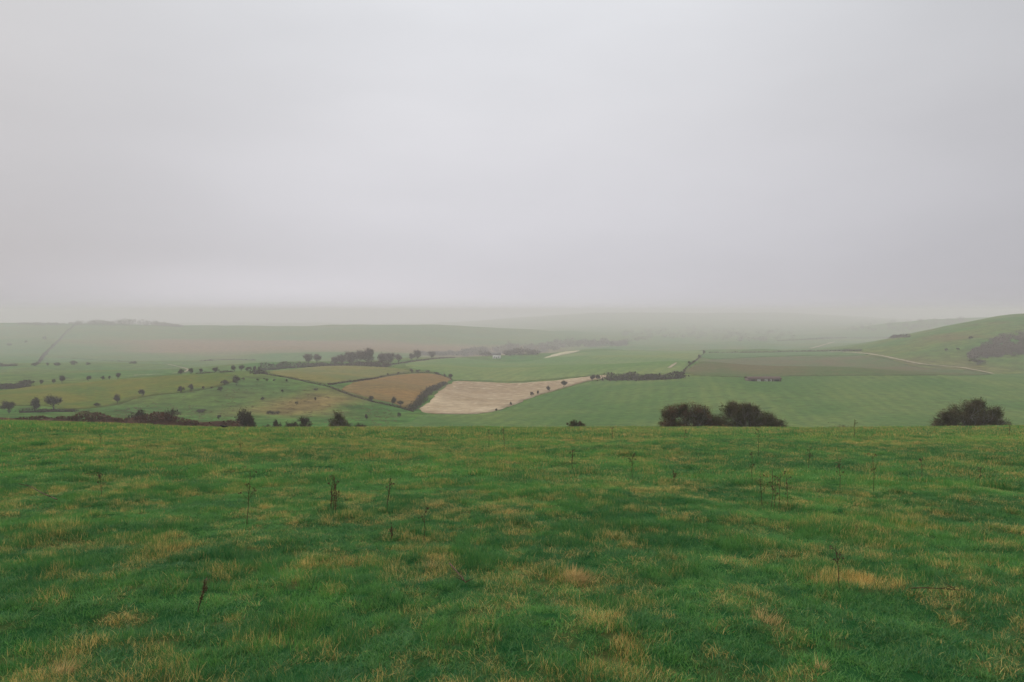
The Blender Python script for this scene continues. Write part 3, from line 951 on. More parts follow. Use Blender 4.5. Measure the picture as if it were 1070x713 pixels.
rows += [
    ('wide', 102, 425.5, 5, 11, 'low dark mound of a bush at the lower left corner of the yellow pasture', G3),
    ('tree', 122.5, 422.5, 10.5, 7, 'narrow upright tree next to the low dark mound bush', G3),
    ('bush', 149, 414.5, 9, 6.5, 'upright shrub alone halfway up the lower pasture edge', G3),
    ('bush', 189, 411, 8.5, 7, 'left shrub of a close pair on the pasture edge', G3),
    ('bush', 199.5, 409.5, 8, 7, 'right shrub of a close pair on the pasture edge', G3),
    ('bush', 212, 407.2, 3.5, 3.2, 'tiny dark shrub just right of the close pair', G3),
    ('bush', 221, 406.5, 2.5, 3, 'faintest tiny shrub at the upper end of the pasture edge', G3),
]
G4 = 'shrubs at the top of the left hillside'
rows += [
    ('bush', 235, 402.5, 6, 8, 'middle sized shrub left of the larger dark one on the hillside top', G4),
    ('bush', 247, 403, 10, 10, 'largest dark shrub on the top of the left hillside', G4),
    ('bush', 231, 409.5, 5.5, 6.5, 'round shrub below the other hillside top shrubs', G4),
    ('bush', 254.5, 397.5, 3.5, 3.5, 'tiny shrub at the upper right of the largest hillside shrub', G4),
]
G5 = 'trees along the skyline of the left hillside'
rows += [
    ('bush', 189, 391.8, 7, 6, 'squat dark tree beside the bend of the pale track', G5),
    ('bush', 199.5, 391.3, 6.5, 6, 'twin topped tree right of the pale track bend', G5),
    ('tree', 210.5, 390.5, 5.5, 4.5, 'slim small tree between the twin topped tree and the clipped block', G5),
    ('bush', 224, 389.8, 6, 8, 'wide clipped looking tree in the skyline row of the left hillside', G5),
    ('tree', 245, 388.2, 7.5, 6, 'leftmost of three neighbouring round headed trees before the far hedge', G5),
    ('tree', 252, 388, 6.5, 6.5, 'middle of three neighbouring round headed trees before the far hedge', G5),
    ('bush', 259.3, 388.3, 5.5, 7.5, 'squat right one of three neighbouring trees before the far hedge', G5),
    ('tree', 266, 388.5, 6, 3.5, 'slender left sapling of two just before the far hedge', G5),
    ('tree', 270.5, 388.2, 5.5, 3.2, 'slender right sapling of two just before the far hedge', G5),
]
G6 = 'low dark bushes in a row under the hillside hedge'
rows += [
    ('wide', 269, 397.8, 2.6, 4.5, 'leftmost low dark bush in the short row under the hillside hedge', G6),
    ('bush', 276, 396.9, 2.0, 2, 'smallest dot of a bush in the short row under the hillside hedge', G6),
    ('bush', 279, 398.9, 3.2, 3.4, 'taller low bush in the middle of the short row under the hillside hedge', G6),
    ('wide', 286, 398.6, 2.6, 5, 'widest low bush in the short row under the hillside hedge', G6),
    ('bush', 300, 399.4, 3.2, 3.2, 'low bush at the right end of the short row, touching the hedge', G6),
]
G7 = 'small shrubs scattered on the left hillside'
rows += [
    ('bush', 295, 410.5, 4, 3.4, 'small shrub alone high on the open left hillside', G7),
    ('bush', 274, 418.5, 4, 4, 'small shrub on the left part of the tan hillside', G7),
    ('bush', 310, 423.5, 3.8, 4, 'small shrub in the middle of the tan hillside patch', G7),
    ('bush', 329, 419, 4, 3, 'faint thin shrub right of the middle of the tan hillside patch', G7),
    ('bush', 229, 438.5, 5.5, 5.5, 'round grey shrub just above the brown hedge end', G7),
    ('wide', 331, 408, 2.4, 8, 'flat sprawling scrub below the hillside hedge', G7),
    ('wide', 284, 433, 5, 17, 'long low scrub clump on the lower tan hillside', G7),
    ('wide', 208, 431.5, 4, 17, 'long dark scrub streak above the brown hedge', G7),
    ('bush', 383, 439, 7, 4, 'thin upright shrub on the green slope right of the upright shoot bush', G7),
    ('bush', 417, 437, 6, 4, 'thin upright shrub at the right foot of the green slope', G7),
]
G8 = 'bushes beside the hedge below the brown field'
rows += [
    ('bush', 389, 420.5, 7, 9, 'bushy pair of shrubs grown together at the foot of the brown field', G8),
    ('tree', 410, 423.5, 10, 6.5, 'forked small tree at the foot of the brown field', G8),
    ('tree', 419, 425, 6.5, 7, 'leaning small tree right of the forked one by the brown field', G8),
]
G9 = 'bushes in the hedge above the brown field'
rows += [
    ('bush', 405, 392.6, 3, 4, 'leftmost bush standing out of the hedge above the brown field', G9),
    ('bush', 416, 391.3, 3, 4, 'second bush from the left in the hedge above the brown field', G9),
    ('tree', 430, 390, 4.6, 3.6, 'pointed bush highest in the hedge above the brown field', G9),
    ('wide', 437, 389.5, 3.6, 7, 'wide bush beside the pointed one above the brown field', G9),
    ('bush', 447, 389.8, 3, 4.5, 'low bush between the wide one and the corner above the brown field', G9),
    ('wide', 456, 391.3, 3.5, 7, 'spreading bush near the right corner of the brown field hedge', G9),
    ('bush', 464, 394.2, 3.5, 4, 'small bush just before the right corner of the brown field hedge', G9),
    ('tree', 471, 396.5, 6, 4.5, 'tallest bush at the right corner of the brown field hedge', G9),
]
G10 = 'trees along the curved lower edge of the ploughed field'
rows += [
    ('bush', 519, 430, 3.5, 4, 'lowest bush on the curved edge of the ploughed field', G10),
    ('bush', 534, 424, 4.5, 3.4, 'second lowest bush on the curved edge of the ploughed field', G10),
    ('bush', 555.5, 414.5, 5, 4, 'left of two close bushes midway up the ploughed field edge', G10),
    ('bush', 562.5, 412.6, 4.5, 4, 'right of two close bushes midway up the ploughed field edge', G10),
    ('tree', 574, 409, 6.5, 5, 'single dark tree between the two close bushes and the twin stemmed tree', G10),
    ('tree', 589, 404.8, 7, 6, 'twin stemmed dark tree on the upper ploughed field edge', G10),
    ('tree', 619.5, 398.8, 7.5, 5, 'left tree of the tight group at the tip of the ploughed field', G10),
    ('tree', 624.5, 398.4, 7, 5, 'right tree of the tight group at the tip of the ploughed field', G10),
    ('bush', 629, 398.2, 3.5, 4, 'low bush ending the tight group at the tip of the ploughed field', G10),
]
G11 = 'hazy trees in the belt behind the pale pasture'
rows += [
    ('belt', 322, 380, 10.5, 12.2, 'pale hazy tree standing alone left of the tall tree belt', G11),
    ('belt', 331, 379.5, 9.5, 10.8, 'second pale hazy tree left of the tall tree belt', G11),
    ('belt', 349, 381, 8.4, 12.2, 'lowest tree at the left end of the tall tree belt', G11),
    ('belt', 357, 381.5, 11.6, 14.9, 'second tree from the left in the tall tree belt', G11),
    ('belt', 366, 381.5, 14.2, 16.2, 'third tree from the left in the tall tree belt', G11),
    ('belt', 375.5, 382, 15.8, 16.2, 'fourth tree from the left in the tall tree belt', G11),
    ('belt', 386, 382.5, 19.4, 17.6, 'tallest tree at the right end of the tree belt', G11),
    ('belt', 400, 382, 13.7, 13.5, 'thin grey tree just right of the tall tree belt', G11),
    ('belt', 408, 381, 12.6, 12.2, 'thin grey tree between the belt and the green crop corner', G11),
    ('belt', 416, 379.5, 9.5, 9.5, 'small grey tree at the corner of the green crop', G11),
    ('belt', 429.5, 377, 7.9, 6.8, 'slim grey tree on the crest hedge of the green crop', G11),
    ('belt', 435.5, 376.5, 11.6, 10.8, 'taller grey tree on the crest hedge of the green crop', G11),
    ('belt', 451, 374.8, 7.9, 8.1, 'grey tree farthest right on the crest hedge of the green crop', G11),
]
G12 = 'bushes on the far left slope'
rows += [
    ('wide', 9, 361.5, 3, 8, 'faint low bush at the left edge of the far slope', G12),
    ('bush', 27, 358.5, 3, 4, 'faint bush between two others on the far left slope', G12),
    ('bush', 46.5, 355.5, 4, 3.5, 'faint upright bush nearest the long hedge on the far left slope', G12),
    ('wide', 37, 383, 5, 11, 'grey clump at the foot of the long straight hedge on the far slope', G12),
    ('bush', 49, 382.5, 3.5, 4, 'smallest grey bush in the row at the foot of the far slope', G12),
    ('wide', 59.5, 382.5, 5, 12, 'broad grey clump in the row at the foot of the far slope', G12),
    ('wide', 77, 382, 5.5, 11, 'pale greenish clump in the row at the foot of the far slope', G12),
    ('wide', 91, 382, 3.5, 9, 'faintest flat clump at the right of the row below the far slope', G12),
    ('wide', 140, 380.5, 4, 9, 'brownish faint clump alone at the foot of the far slope', G12),
]
G13 = 'bushes up the hedge beside the brownish rough field'
rows += [
    ('bush', 720.5, 380.8, 4, 3.5, 'lowest bush on the slanting hedge left of the brownish rough field', G13),
    ('bush', 731, 374.5, 4.5, 3.5, 'middle bush on the slanting hedge left of the brownish rough field', G13),
    ('bush', 735.3, 370.5, 4.5, 3.2, 'top bush on the slanting hedge left of the brownish rough field', G13),
]
G14 = 'bushes on the right hill'
rows += [
    ('bush', 988.5, 367.2, 3, 4, 'left of three small bushes on the right hill near the scrub', G14),
    ('wide', 1001.5, 366.2, 3, 5.5, 'middle wider of three small bushes on the right hill near the scrub', G14),
    ('bush', 1013.5, 355, 4, 5, 'upper faint bush on the right hill left of the scrub', G14),
    ('wide', 1021, 381, 6.5, 20, 'dark low thicket below the big scrub patch on the right hill', G14),
]
NAMES = {'belt': 'hazy_tree', 'tree': 'small_tree', 'bush': 'round_bush', 'wide': 'low_scrub'}
for kind, x, y, h, w, lab, grp in rows:
    place(kind, NAMES[kind], x, y, h, w, lab, grp)
G15 = 'bushes behind the brown hedge on the brow'
for kind, x, d, h, w, lab in [
    ('bush', 140, 150, 18, 20, 'bare twiggy bush growing out of the brown hedge, left one of two'),
    ('bush', 173, 155, 18, 20, 'greenish twiggy bush growing out of the brown hedge, right one of two'),
    ('bush', 252, 135, 18, 20, 'big dark bush at the right end of the brown hedge'),
    ('bush', 263, 140, 14, 9, 'smaller bush leaning against the big dark one at the hedge end'),
    ('wide', 276, 130, 8, 17, 'flat brown scrub just right of the hedge end bushes'),
    ('bush', 288.5, 130, 10, 8, 'round brown bush ending the flat scrub on the brow'),
    ('wide', 306, 130, 8.5, 17, 'low brown scrub midway between hedge end and upright shoot bush'),
    ('bush', 316, 130, 11, 10, 'rounded top of the low brown scrub left of the upright shoot bush'),
    ('wide', 376, 125, 5.5, 14, 'faint low scrub just right of the upright shoot bush'),
]:
    p = A(x, d)
    yb = {140: 444.5, 173: 445.5}.get(x, 446.5)
    hid = (slope(yb) * d - p[2])                # how much of it the brow hides
    vis = {140: 19, 173: 17, 252: 18, 263: 13, 276: 6, 288.5: 10, 306: 8, 316: 11, 376: 5}[x]
    place(kind, NAMES[kind], x, 0, vis + max(hid, 0) * F / d, w * 1.35, lab, G15, d=d)


# ------------------------------------------------------------------ hedges
def hedge(pts, hpx, wid, mat, label, world=None, size=0.4, dens=14.0, gap=0.25, name='hedgerow', cat='hedge', group=None, hm=None):
    """a strip of twigs and leaves along a line on the land"""
    if world is None:
        w = np.array([P(x, y) for x, y in catmull(pts, 8, closed=False)])
    else:
        w = np.array(world)
    seg = np.linalg.norm(np.diff(w[:, :2], axis=0), axis=1); s = np.concatenate([[0], np.cumsum(seg)])
    n = int(s[-1] * dens)
    t = rng.uniform(0, s[-1], n)
    X = np.interp(t, s, w[:, 0]); Y = np.interp(t, s, w[:, 1])
    hgt = hm if hm is not None else hpx * float(np.median(w[:, 1])) / F
    if np.ndim(hgt): hgt = np.interp(t, s, hgt)
    sc = np.median(hgt)
    prof = np.clip(0.86 + 0.55 * fbm(t / (sc * 2.2), t * 0 + len(COL.objects), 7, 3) + 0.4 * fbm(t / (sc * 9), t * 0 + 3.3, 15, 2), gap, 1.5)
    zz = rng.uniform(0, 1, n) ** 0.8 * prof * hgt
    off = rng.normal(0, 0.36, (n, 2)) * wid * np.sqrt(np.clip(1.15 - zz / (prof * hgt + 1e-6), 0.1, 1))[:, None]
    X = X + off[:, 0]; Y = Y + off[:, 1]
    C = np.stack([X, Y, height(X, Y) + zz - 0.05], 1)
    o0 = w[len(w) // 2].copy()
    C = C - o0
    mb = MB()
    h2 = n // 2
    mb.leaves(C[:h2], size)
    d = unit(rng.normal(0, 0.6, (n - h2, 3)) + [0, 0, 0.9]) * rng.uniform(0.8, 2.2, (n - h2, 1)) * size
    mb.slivers(C[h2:], d, size * 0.11)
    kk = max(6, int(s[-1] / max(sc, 1.0)))
    ts = np.linspace(0, s[-1], kk)
    cx = np.interp(ts, s, w[:, 0]) + rng.normal(0, 0.1, kk) * wid; cy_ = np.interp(ts, s, w[:, 1]) + rng.normal(0, 0.1, kk) * wid
    rr = (0.26 * min(sc, wid) if world is None else 0.42 * sc) * rng.uniform(0.75, 1.1, kk)
    mb.tube(np.stack([cx, cy_, height(cx, cy_) + rr * 0.5], 1) - o0, rr, 7)
    o = obj(name, mb.mesh(name, mat), loc=o0)
    tag(o, label, cat, group)
    return o


# the long brown hedge behind the brow at left
xs = np.linspace(-330, 248, 70)
hw_ = []; hh_ = []
for x in xs:
    d = 128 + 4 * math.sin(x / 40)
    p = A(x, d)
    top = np.interp(x, [-60, 0, 60, 100, 150, 200, 248], [431, 433, 435.5, 436, 438.5, 441, 443.8])
    hh_.append(1.3 * max(0.8, slope(top) * d - p[2] + 0.3)); hw_.append(p)
hedge(None, 0, 2.2, MAT['hedge_brown'], 'long low brown hedge behind the meadow brow on the left', world=hw_, size=0.22, dens=300, hm=np.array(hh_))
hedge([(20, 431.5), (40, 431), (55, 430.5), (72, 430.5), (78, 430)], 4.5, 3.0, MAT['hedge'], 'short brown hedge under the lopsided and the round headed tree', size=0.28, dens=60)
hedge([(-40, 407), (0, 406.5), (14, 406.3), (27, 404.5)], 9, 6, MAT['hedge_dark'], 'thick dark hedge block at the left edge above the yellow pasture', size=0.6, dens=70)
hedge([(-40, 383), (0, 383), (16, 382.5)], 5.5, 7, MAT['hedge_dark'], 'grey hedge block at the left edge at the foot of the far slope', size=0.9, dens=22)
hedge([(41, 379), (50, 368), (60, 358), (68, 349), (76, 342), (80, 339)], 2.0, 3.5, MAT['hedge_dark'], 'long straight hedge climbing the far left slope', size=0.7, dens=5, gap=0.08)
hedge([(205, 390.5), (214, 390.2), (221, 389.8)], 2.2, 3, MAT['hedge_dark'], 'short low hedge left of the wide clipped looking tree', size=0.4, dens=16)
hedge([(229, 389.4), (236, 389), (243, 388.5)], 2.2, 3, MAT['hedge_dark'], 'short low hedge right of the wide clipped looking tree', size=0.4, dens=16)
hedge([(265, 391), (271, 390.5), (278, 391)], 4, 5, MAT['hedge'], 'reddish brown scrub at the upper end of the hillside hedge', size=0.45, dens=60, gap=0.7)
hedge([(272, 387.5), (288, 386.5)], 6.5, 6, MAT['hedge_dark'], 'dense dark hedge block left of the tree belt', size=0.7, dens=40)
hedge([(290, 386), (300, 385), (308, 384.8)], 6, 6, MAT['hedge_dark'], 'second dense hedge block left of the tree belt', size=0.7, dens=30)
hedge([(310, 384.5), (326, 383.4), (345, 382.6), (370, 382.4), (395, 383.4), (404, 383.8)], 5.5, 10, MAT['hedge'], 'hazy hedge running under the tree belt', size=0.8, dens=20)
hedge([(278, 391.5), (300, 395), (326, 400.6), (345, 405), (356, 409.5), (370, 414.5), (390, 420.2), (410, 424.5), (432, 430.5)], 1.9, 1.6, MAT['hedge'], 'ragged thin hedge curving down the edge of the left hillside', size=0.26, dens=16, gap=0.05)
hedge([(343, 402.5), (360, 400), (386, 397), (400, 394)], 1.5, 1.8, MAT['hedge'], 'thin hedge between the pale pasture and the brown field', size=0.5, dens=12)
hedge([(400, 394), (412, 392.2), (430, 390), (452, 390), (465, 394), (472, 397)], 1.2, 1.6, MAT['hedge_dark'], 'low hedge over the crest of the brown field', size=0.35, dens=10, gap=0.1)
hedge([(429, 429), (437, 422), (446, 412), (455, 406), (466, 401)], 3.2, 4.5, MAT['hedge_dark'], 'dark slanting hedge between the brown and the ploughed field', size=0.5, dens=24, gap=0.3)
hedge([(634, 398), (650, 397.6), (675, 397.4), (700, 396.8), (712, 395.5)], 8.2, 8, MAT['hedge_dark'], 'thick dark hedge right of the ploughed field tip', size=0.75, dens=44)
hedge([(712, 393), (718, 384), (726, 378), (735, 370.5)], 1.2, 1.8, MAT['hedge'], 'thin hedge slanting up left of the brownish rough field', size=0.4, dens=6, gap=0.1)
hedge([(395, 383), (412, 381), (435, 377.6), (455, 375.2), (476, 374)], 1.2, 2.5, MAT['hedge'], 'thin hedge along the crest of the green crop', size=0.7, dens=8)
hedge([(740, 369.2), (790, 368.5), (860, 367.3), (900, 366.8)], 1.3, 5, MAT['hedge'], 'faint low hedge along the top of the narrow green strip', size=0.9, dens=4)
hedge([(812, 356.5), (845, 355), (885, 353.6)], 1.4, 7, MAT['hedge'], 'faint hedge line in the mist left of the right hill', size=1.2, dens=3)
hedge([(858, 353), (900, 353.8), (950, 352.5)], 1.2, 7, MAT['hedge'], 'very faint hedge line in the mist behind the right hill', size=1.2, dens=3)
hedge([(60, 373.5), (110, 377), (140, 378)], 0.5, 3, MAT['hedge'], 'faint hedge line low on the far left slope', size=0.7, dens=2, gap=0.05)
hedge([(210, 377.5), (240, 376), (265, 376.8)], 0.9, 5, MAT['hedge'], 'faint hedge line at the foot of the far slope above the tree row', size=1.0, dens=4)


# far-off woods: crowns massed together
def wood(name, spots, label, crown, seed=1, per=70, dmin=0):
    mb = MB()
    o0 = None
    for x, y, h in spots:
        p = P(x, y)
        if p[1] < dmin: continue
        if o0 is None: o0 = p.copy()
        hm = h * p[1] / F
        c = p - o0
        n = per
        v = unit(rng.normal(size=(n, 3))) * rng.uniform(0.2, 1, (n, 1)) ** 0.5
        R = crown * rng.uniform(0.8, 1.25)
        pos = c + np.array([0, 0, hm * 0.52]) + v * np.array([R, R, hm * 0.5])
        mb.leaves(pos[: n // 2], 1.5)
        mb.slivers(pos[n // 2:], unit(v[n // 2:] + [0, 0, 0.5]) * rng.uniform(1.5, 3.5, (n - n // 2, 1)), 0.3)
        mb.tube([c, c + [0, 0, hm * 0.6]], [0.5, 0.3], 4)
    o = obj(name, mb.mesh(name, MAT['wood']), loc=o0)
    tag(o, label, 'woodland', kind='stuff')


spots = []
for i in range(120):
    x = rng.uniform(20, 190)
    t = np.interp(x, [20, 40, 70, 85, 105, 115, 125, 145, 165, 190], [1, 2.0, 2.0, 4.5, 5.5, 4, 6.5, 7, 5, 1])
    spots.append((x, np.interp(x, [0, 110, 200], [338.3, 339.3, 341]) + rng.uniform(0, 1.2), t * rng.uniform(0.8, 1.15)))
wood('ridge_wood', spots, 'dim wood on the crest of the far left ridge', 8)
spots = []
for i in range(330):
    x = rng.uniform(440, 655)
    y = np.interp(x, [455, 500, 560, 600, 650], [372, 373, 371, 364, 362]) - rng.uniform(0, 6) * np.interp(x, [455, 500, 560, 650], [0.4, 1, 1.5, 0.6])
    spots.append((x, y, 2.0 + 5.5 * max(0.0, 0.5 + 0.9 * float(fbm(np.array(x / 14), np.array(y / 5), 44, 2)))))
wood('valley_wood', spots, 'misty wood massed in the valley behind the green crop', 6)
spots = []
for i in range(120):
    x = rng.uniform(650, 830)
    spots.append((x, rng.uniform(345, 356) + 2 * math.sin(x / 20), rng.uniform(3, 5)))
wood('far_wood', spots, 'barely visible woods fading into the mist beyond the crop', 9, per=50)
spots = []
for i in range(110):
    x = rng.uniform(885, 1010)
    spots.append((x, rng.uniform(334, 347), rng.uniform(3, 4.5)))
wood('far_hill_wood', spots, 'faint scrubby wood on the misty hill behind the right hill', 9, per=50, dmin=1900)

# dark scrub on the right hill
mb = MB(); o0 = P(1045, 362)
for i in range(620):
    x = rng.uniform(1014, 1110)
    top = np.interp(x, [1012, 1030, 1045, 1070, 1110], [371, 360, 352, 347, 345]); bot = np.interp(x, [1012, 1030, 1070, 1110], [375, 374.5, 371, 368])
    y = rng.uniform(top, bot)
    if fbm(np.array(x / 9), np.array(y / 5), 77, 3) < -0.42: continue
    p = P(x, y); c = p - o0
    n = 60; v = unit(rng.normal(size=(n, 3))) * rng.uniform(0.3, 1, (n, 1)) ** 0.5
    s = rng.uniform(1.3, 2.6)
    pos = c + np.array([0, 0, s * 0.5]) + v * np.array([s * 1.3, s * 1.3, s * 0.75])
    mb.leaves(pos[:34], 0.6); mb.slivers(pos[34:], unit(v[34:] + [0, 0, 0.6]) * rng.uniform(0.6, 1.4, (n - 34, 1)), 0.12)
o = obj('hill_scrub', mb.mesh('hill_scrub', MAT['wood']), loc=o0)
tag(o, 'large patch of dark gorse and thorn scrub on the right hill', 'scrub', kind='stuff')

# rough scrub and dead tussocks thick on the left hillside
mb = MB(); o0 = P(300, 425)
for i in range(900):
    x = rng.uniform(120, 415); top = np.interp(x, [120, 230, 280, 415], [426, 405, 395, 428]); y = rng.uniform(top + 2, 446)
    if fbm(np.array(x / 16), np.array(y / 6), 131, 3) < 0.02: continue
    c = P(x, y) - o0; m_ = 14; s_ = rng.uniform(0.15, 0.45)
    pos = c + rng.normal(0, 1, (m_, 3)) * [s_, s_, 0.0]
    mb.slivers(pos - [0, 0, 0.05], unit(rng.normal(0, 0.5, (m_, 3)) + [0, 0, 1.0]) * rng.uniform(0.3, 1.0, (m_, 1)) * (0.35 + s_), 0.06)
tag(obj('rough_tussocks', mb.mesh('rough_tussocks', MAT['tussock']), loc=o0), 'dead brown tussocks scattered thickly over the left hillside', 'tussocks', kind='stuff')

# ------------------------------------------------------------------ buildings
p = P(797, 398.6)
r = empty('farm_shed', p)
tag(r, 'long low farm shed with dull red roof beyond the wide green field', 'shed')
r.rotation_euler = (0, 0, 0.06); r.scale = (1, 1, 0.68)
LX = 8.5
mb = MB(); mb.box((-LX, -3, -0.5), (LX, 3, 2.3)); obj('wall', mb.mesh('wall', MAT['board']), r)
mb = MB()
mb.add([(-LX - .5, -3.6, 2.1), (LX + .5, -3.6, 2.1), (LX + .5, 0, 3.6), (-LX - .5, 0, 3.6), (LX + .5, 3.6, 2.1), (-LX - .5, 3.6, 2.1),
        (-LX - .5, -3.6, 2.3), (LX + .5, -3.6, 2.3), (LX + .5, 0, 3.82), (-LX - .5, 0, 3.82), (LX + .5, 3.6, 2.3), (-LX - .5, 3.6, 2.3)],
       [(6, 7, 8, 9), (9, 8, 10, 11), (0, 3, 2, 1), (3, 5, 4, 2), (0, 1, 7, 6), (5, 11, 10, 4)], None)
mb.add([(-LX - .5, -3.6, 2.1), (-LX - .5, -3.6, 2.3), (-LX - .5, 0, 3.82), (-LX - .5, 3.6, 2.3), (-LX - .5, 3.6, 2.1), (-LX - .5, 0, 3.6)], [(0, 1, 2, 5), (5, 2, 3, 4)])
mb.add([(LX + .5, -3.6, 2.1), (LX + .5, -3.6, 2.3), (LX + .5, 0, 3.82), (LX + .5, 3.6, 2.3), (LX + .5, 3.6, 2.1), (LX + .5, 0, 3.6)], [(5, 2, 1, 0), (4, 3, 2, 5)])
mb.add([(-LX, -3, 2.3), (-LX, 3, 2.3), (-LX, 0, 3.55), (LX, -3, 2.3), (LX, 3, 2.3), (LX, 0, 3.55)], None, [(0, 2, 1), (3, 4, 5)])
obj('roof', mb.mesh('roof', MAT['red_roof']), r)
for x0, x1 in ((-4.2, -2.3), (-0.3, 1.5), (2.6, 3.6)):
    mb = MB(); mb.box((x0, -3.06, 0.0), (x1, -3.003, 2.0)); obj('door', mb.mesh('door', MAT['white']), r)
for x0, x1 in ((-7.2, -5.2), (4.9, 7.5)):
    mb = MB(); mb.box((x0, -3.05, 0.0), (x1, -3.003, 1.9)); obj('opening', mb.mesh('opening', MAT['dark']), r)

p = P(519, 374.5)
r = empty('white_house', p)
tag(r, 'tiny white house among the misty trees in the valley', 'house')
mb = MB(); mb.box((-5, -3.5, -1), (5, 3.5, 4.2)); obj('wall', mb.mesh('wall', MAT['white']), r)
mb = MB(); mb.add([(-5.4, -3.9, 4.1), (5.4, -3.9, 4.1), (5.4, 3.9, 4.1), (-5.4, 3.9, 4.1), (-5.4, 0, 7), (5.4, 0, 7)], [(0, 1, 5, 4), (2, 3, 4, 5), (0, 3, 2, 1)], [(0, 4, 3), (1, 2, 5)])
obj('roof', mb.mesh('roof', MAT['slate']), r)
mb = MB(); mb.box((-0.5, -3.55, -0.2), (0.5, -3.503, 1.9)); obj('door', mb.mesh('door', MAT['dark']), r)
for xx in (-3.2, 2.0):
    mb = MB(); mb.box((xx, -3.55, 1.0), (xx + 1.2, -3.503, 2.2)); obj('window', mb.mesh('window', MAT['dark']), r)

# ------------------------------------------------------------------ dead stalks standing in the meadow
GS = 'dead weed stalks standing in the meadow'


def stalk(x, yb, yt, label, kind='thin', lean=0.0, name='dead_stalk', group=GS, d=None):
    p = M(x, yb) if d is None else None
    if d is not None:
        X = (x - W / 2) / F * d
        p = np.array([X, d, float(front(X, d) + bumps(X, d))])
    hm = max(0.12, (yb - yt) * p[1] / F)
    r = empty(name, p)
    tag(r, label, 'stalk', group)
    r.rotation_euler = (0, 0, rng.uniform(-0.5, 0.5))
    nst = {'thin': 1, 'dock': 1, 'thick': 3, 'clump': 4, 'branch': 1}[kind]
    for k in range(nst):
        st = MB(); sd = MB()
        b = np.array([rng.normal(0, 0.075 if kind == 'clump' else 0.03), rng.normal(0, 0.04), -0.03]) * (0.0 if k == 0 and nst == 1 else 1) + np.array([0, 0, -0.03])
        hk = hm * (1 if k == 0 else rng.uniform(0.72, 1.0))
        t = np.linspace(0, 1, 8)
        ln = lean + rng.normal(0, 0.03)
        pts = np.stack([b[0] + ln * hk * t ** 1.5 + 0.006 * np.cumsum(rng.normal(size=8)), b[1] + 0.03 * hk * t + 0.006 * np.cumsum(rng.normal(size=8)), b[2] + hk * t], 1)
        rad = (0.0038 + 0.00014 * p[1]) * {'thick': 1.25, 'dock': 1.2, 'clump': 0.85}.get(kind, 0.95)
        st.tube(pts, np.linspace(rad, rad * 0.45, 8), 5)
        nb = {'thin': 4, 'branch': 9}.get(kind, 3)
        for j in range(nb):
            tt = rng.uniform(0.45, 0.95)
            q = np.array([np.interp(tt, t, pts[:, i]) for i in range(3)])
            a = rng.uniform(0, 6.28)
            dv = np.array([math.cos(a), math.sin(a), rng.uniform(0.8, 1.6)]) * hk * rng.uniform(0.06, 0.14)
            st.tube([q, q + dv * 0.55, q + dv + [0, 0, 0.01]], [rad * 0.5, rad * 0.4, rad * 0.25], 4)
            st.leaves(q + dv + rng.normal(0, 0.012, (7, 3)), 0.010 + 0.0003 * p[1])
        if kind in ('dock', 'thick', 'clump'):
            n = {'dock': 150, 'thick': 200, 'clump': 40}[kind]
            tt = rng.uniform(0.30 if kind == 'thick' else 0.45, 1.0, n)
            q = np.stack([np.interp(tt, t, pts[:, i]) for i in range(3)], 1)
            (st if kind == 'clump' else sd).leaves(q + rng.normal(0, 1, (n, 3)) * np.array([0.009, 0.009, 0.01]) * (1.3 - tt)[:, None] * 1.2, 0.0065 + 0.00012 * p[1])
        obj('stem', st.mesh('stem', MAT['stalk']), r)
        if sd.n: obj('seed_head', sd.mesh('seed_head', MAT['seed']), r)
    return r


stalk(258, 550, 489, 'tall thin dead stalk left of the thick brown pair', 'branch', 0.05)
stalk(347.5, 535, 493, 'thickest brown dock stalk, several stems bunched together', 'thick', 0.02)
stalk(404, 533, 497, 'brown dock stalk leaning slightly, right of the thickest one', 'dock', 0.08)
stalk(410, 566, 549, 'short brown stalk below the slightly leaning dock stalk', 'dock')
stalk(442.5, 567, 527, 'very thin dark stalk right of the short brown one', 'thin', 0.01)
stalk(107, 520, 492, 'faint branching stalk in the left part of the meadow', 'branch')
stalk(251, 477, 455, 'faint thin stalk high in the meadow above the tall thin one', 'thin')
stalk(105, 464, 453, 'short faint stalk near the brow at far left', 'thin')
stalk(206, 640, 603, 'dark stalk in the lower left of the meadow', 'dock', 0.06)
stalk(511, 469, 447, 'slim stalk near the brow at the picture centre, left of two', 'thin')
stalk(527, 470, 446, 'reddish slim stalk near the brow at the picture centre, right of two', 'dock')
stalk(598, 492, 469, 'forked brown stalk under the small low brow bush', 'dock', 0.02)
stalk(640, 461, 446, 'short stalk against the green crop just below the brow right of centre', 'dock')
stalk(661, 501, 472, 'branching brown stalk left of the touching thorn bushes', 'branch', 0.02)
stalk(705, 505, 489, 'short brown stalk below the left thorn bush of the pair', 'dock')
stalk(792, 479, 446, 'slim stalk just under the right thorn bush of the pair', 'thin')
stalk(787, 505, 471, 'thin reddish stalk left of the stalk clump right of centre', 'thin')
stalk(796, 530, 492, 'thin dark stalk at the left of the bunched stalk clump', 'thin')
stalk(812, 533, 487, 'clump of four brown stalks bunched together right of centre', 'clump', 0.03)
stalk(845, 491, 465, 'faint branching stalk upper right of the bunched clump', 'branch')
stalk(878, 514, 482, 'pale branching stalk between the clump and the tall single stalk', 'branch')
stalk(913, 514, 470, 'tall single thin stalk in the right half of the meadow', 'thin')
stalk(876, 618, 566, 'dark curved stalk rising from the straw patch at lower right', 'thin', -0.14)
stalk(963, 500, 478, 'faint slim stalk right of the tall single stalk', 'thin')
stalk(1024, 506, 486, 'short slim stalk under the right spreading bush', 'thin')
stalk(1055, 456, 441, 'upright stalk on the brow right of the spreading bush', 'dock')
stalk(893, 458, 437, 'reddish upright stalk on the brow beside the dead weed clump', 'dock')
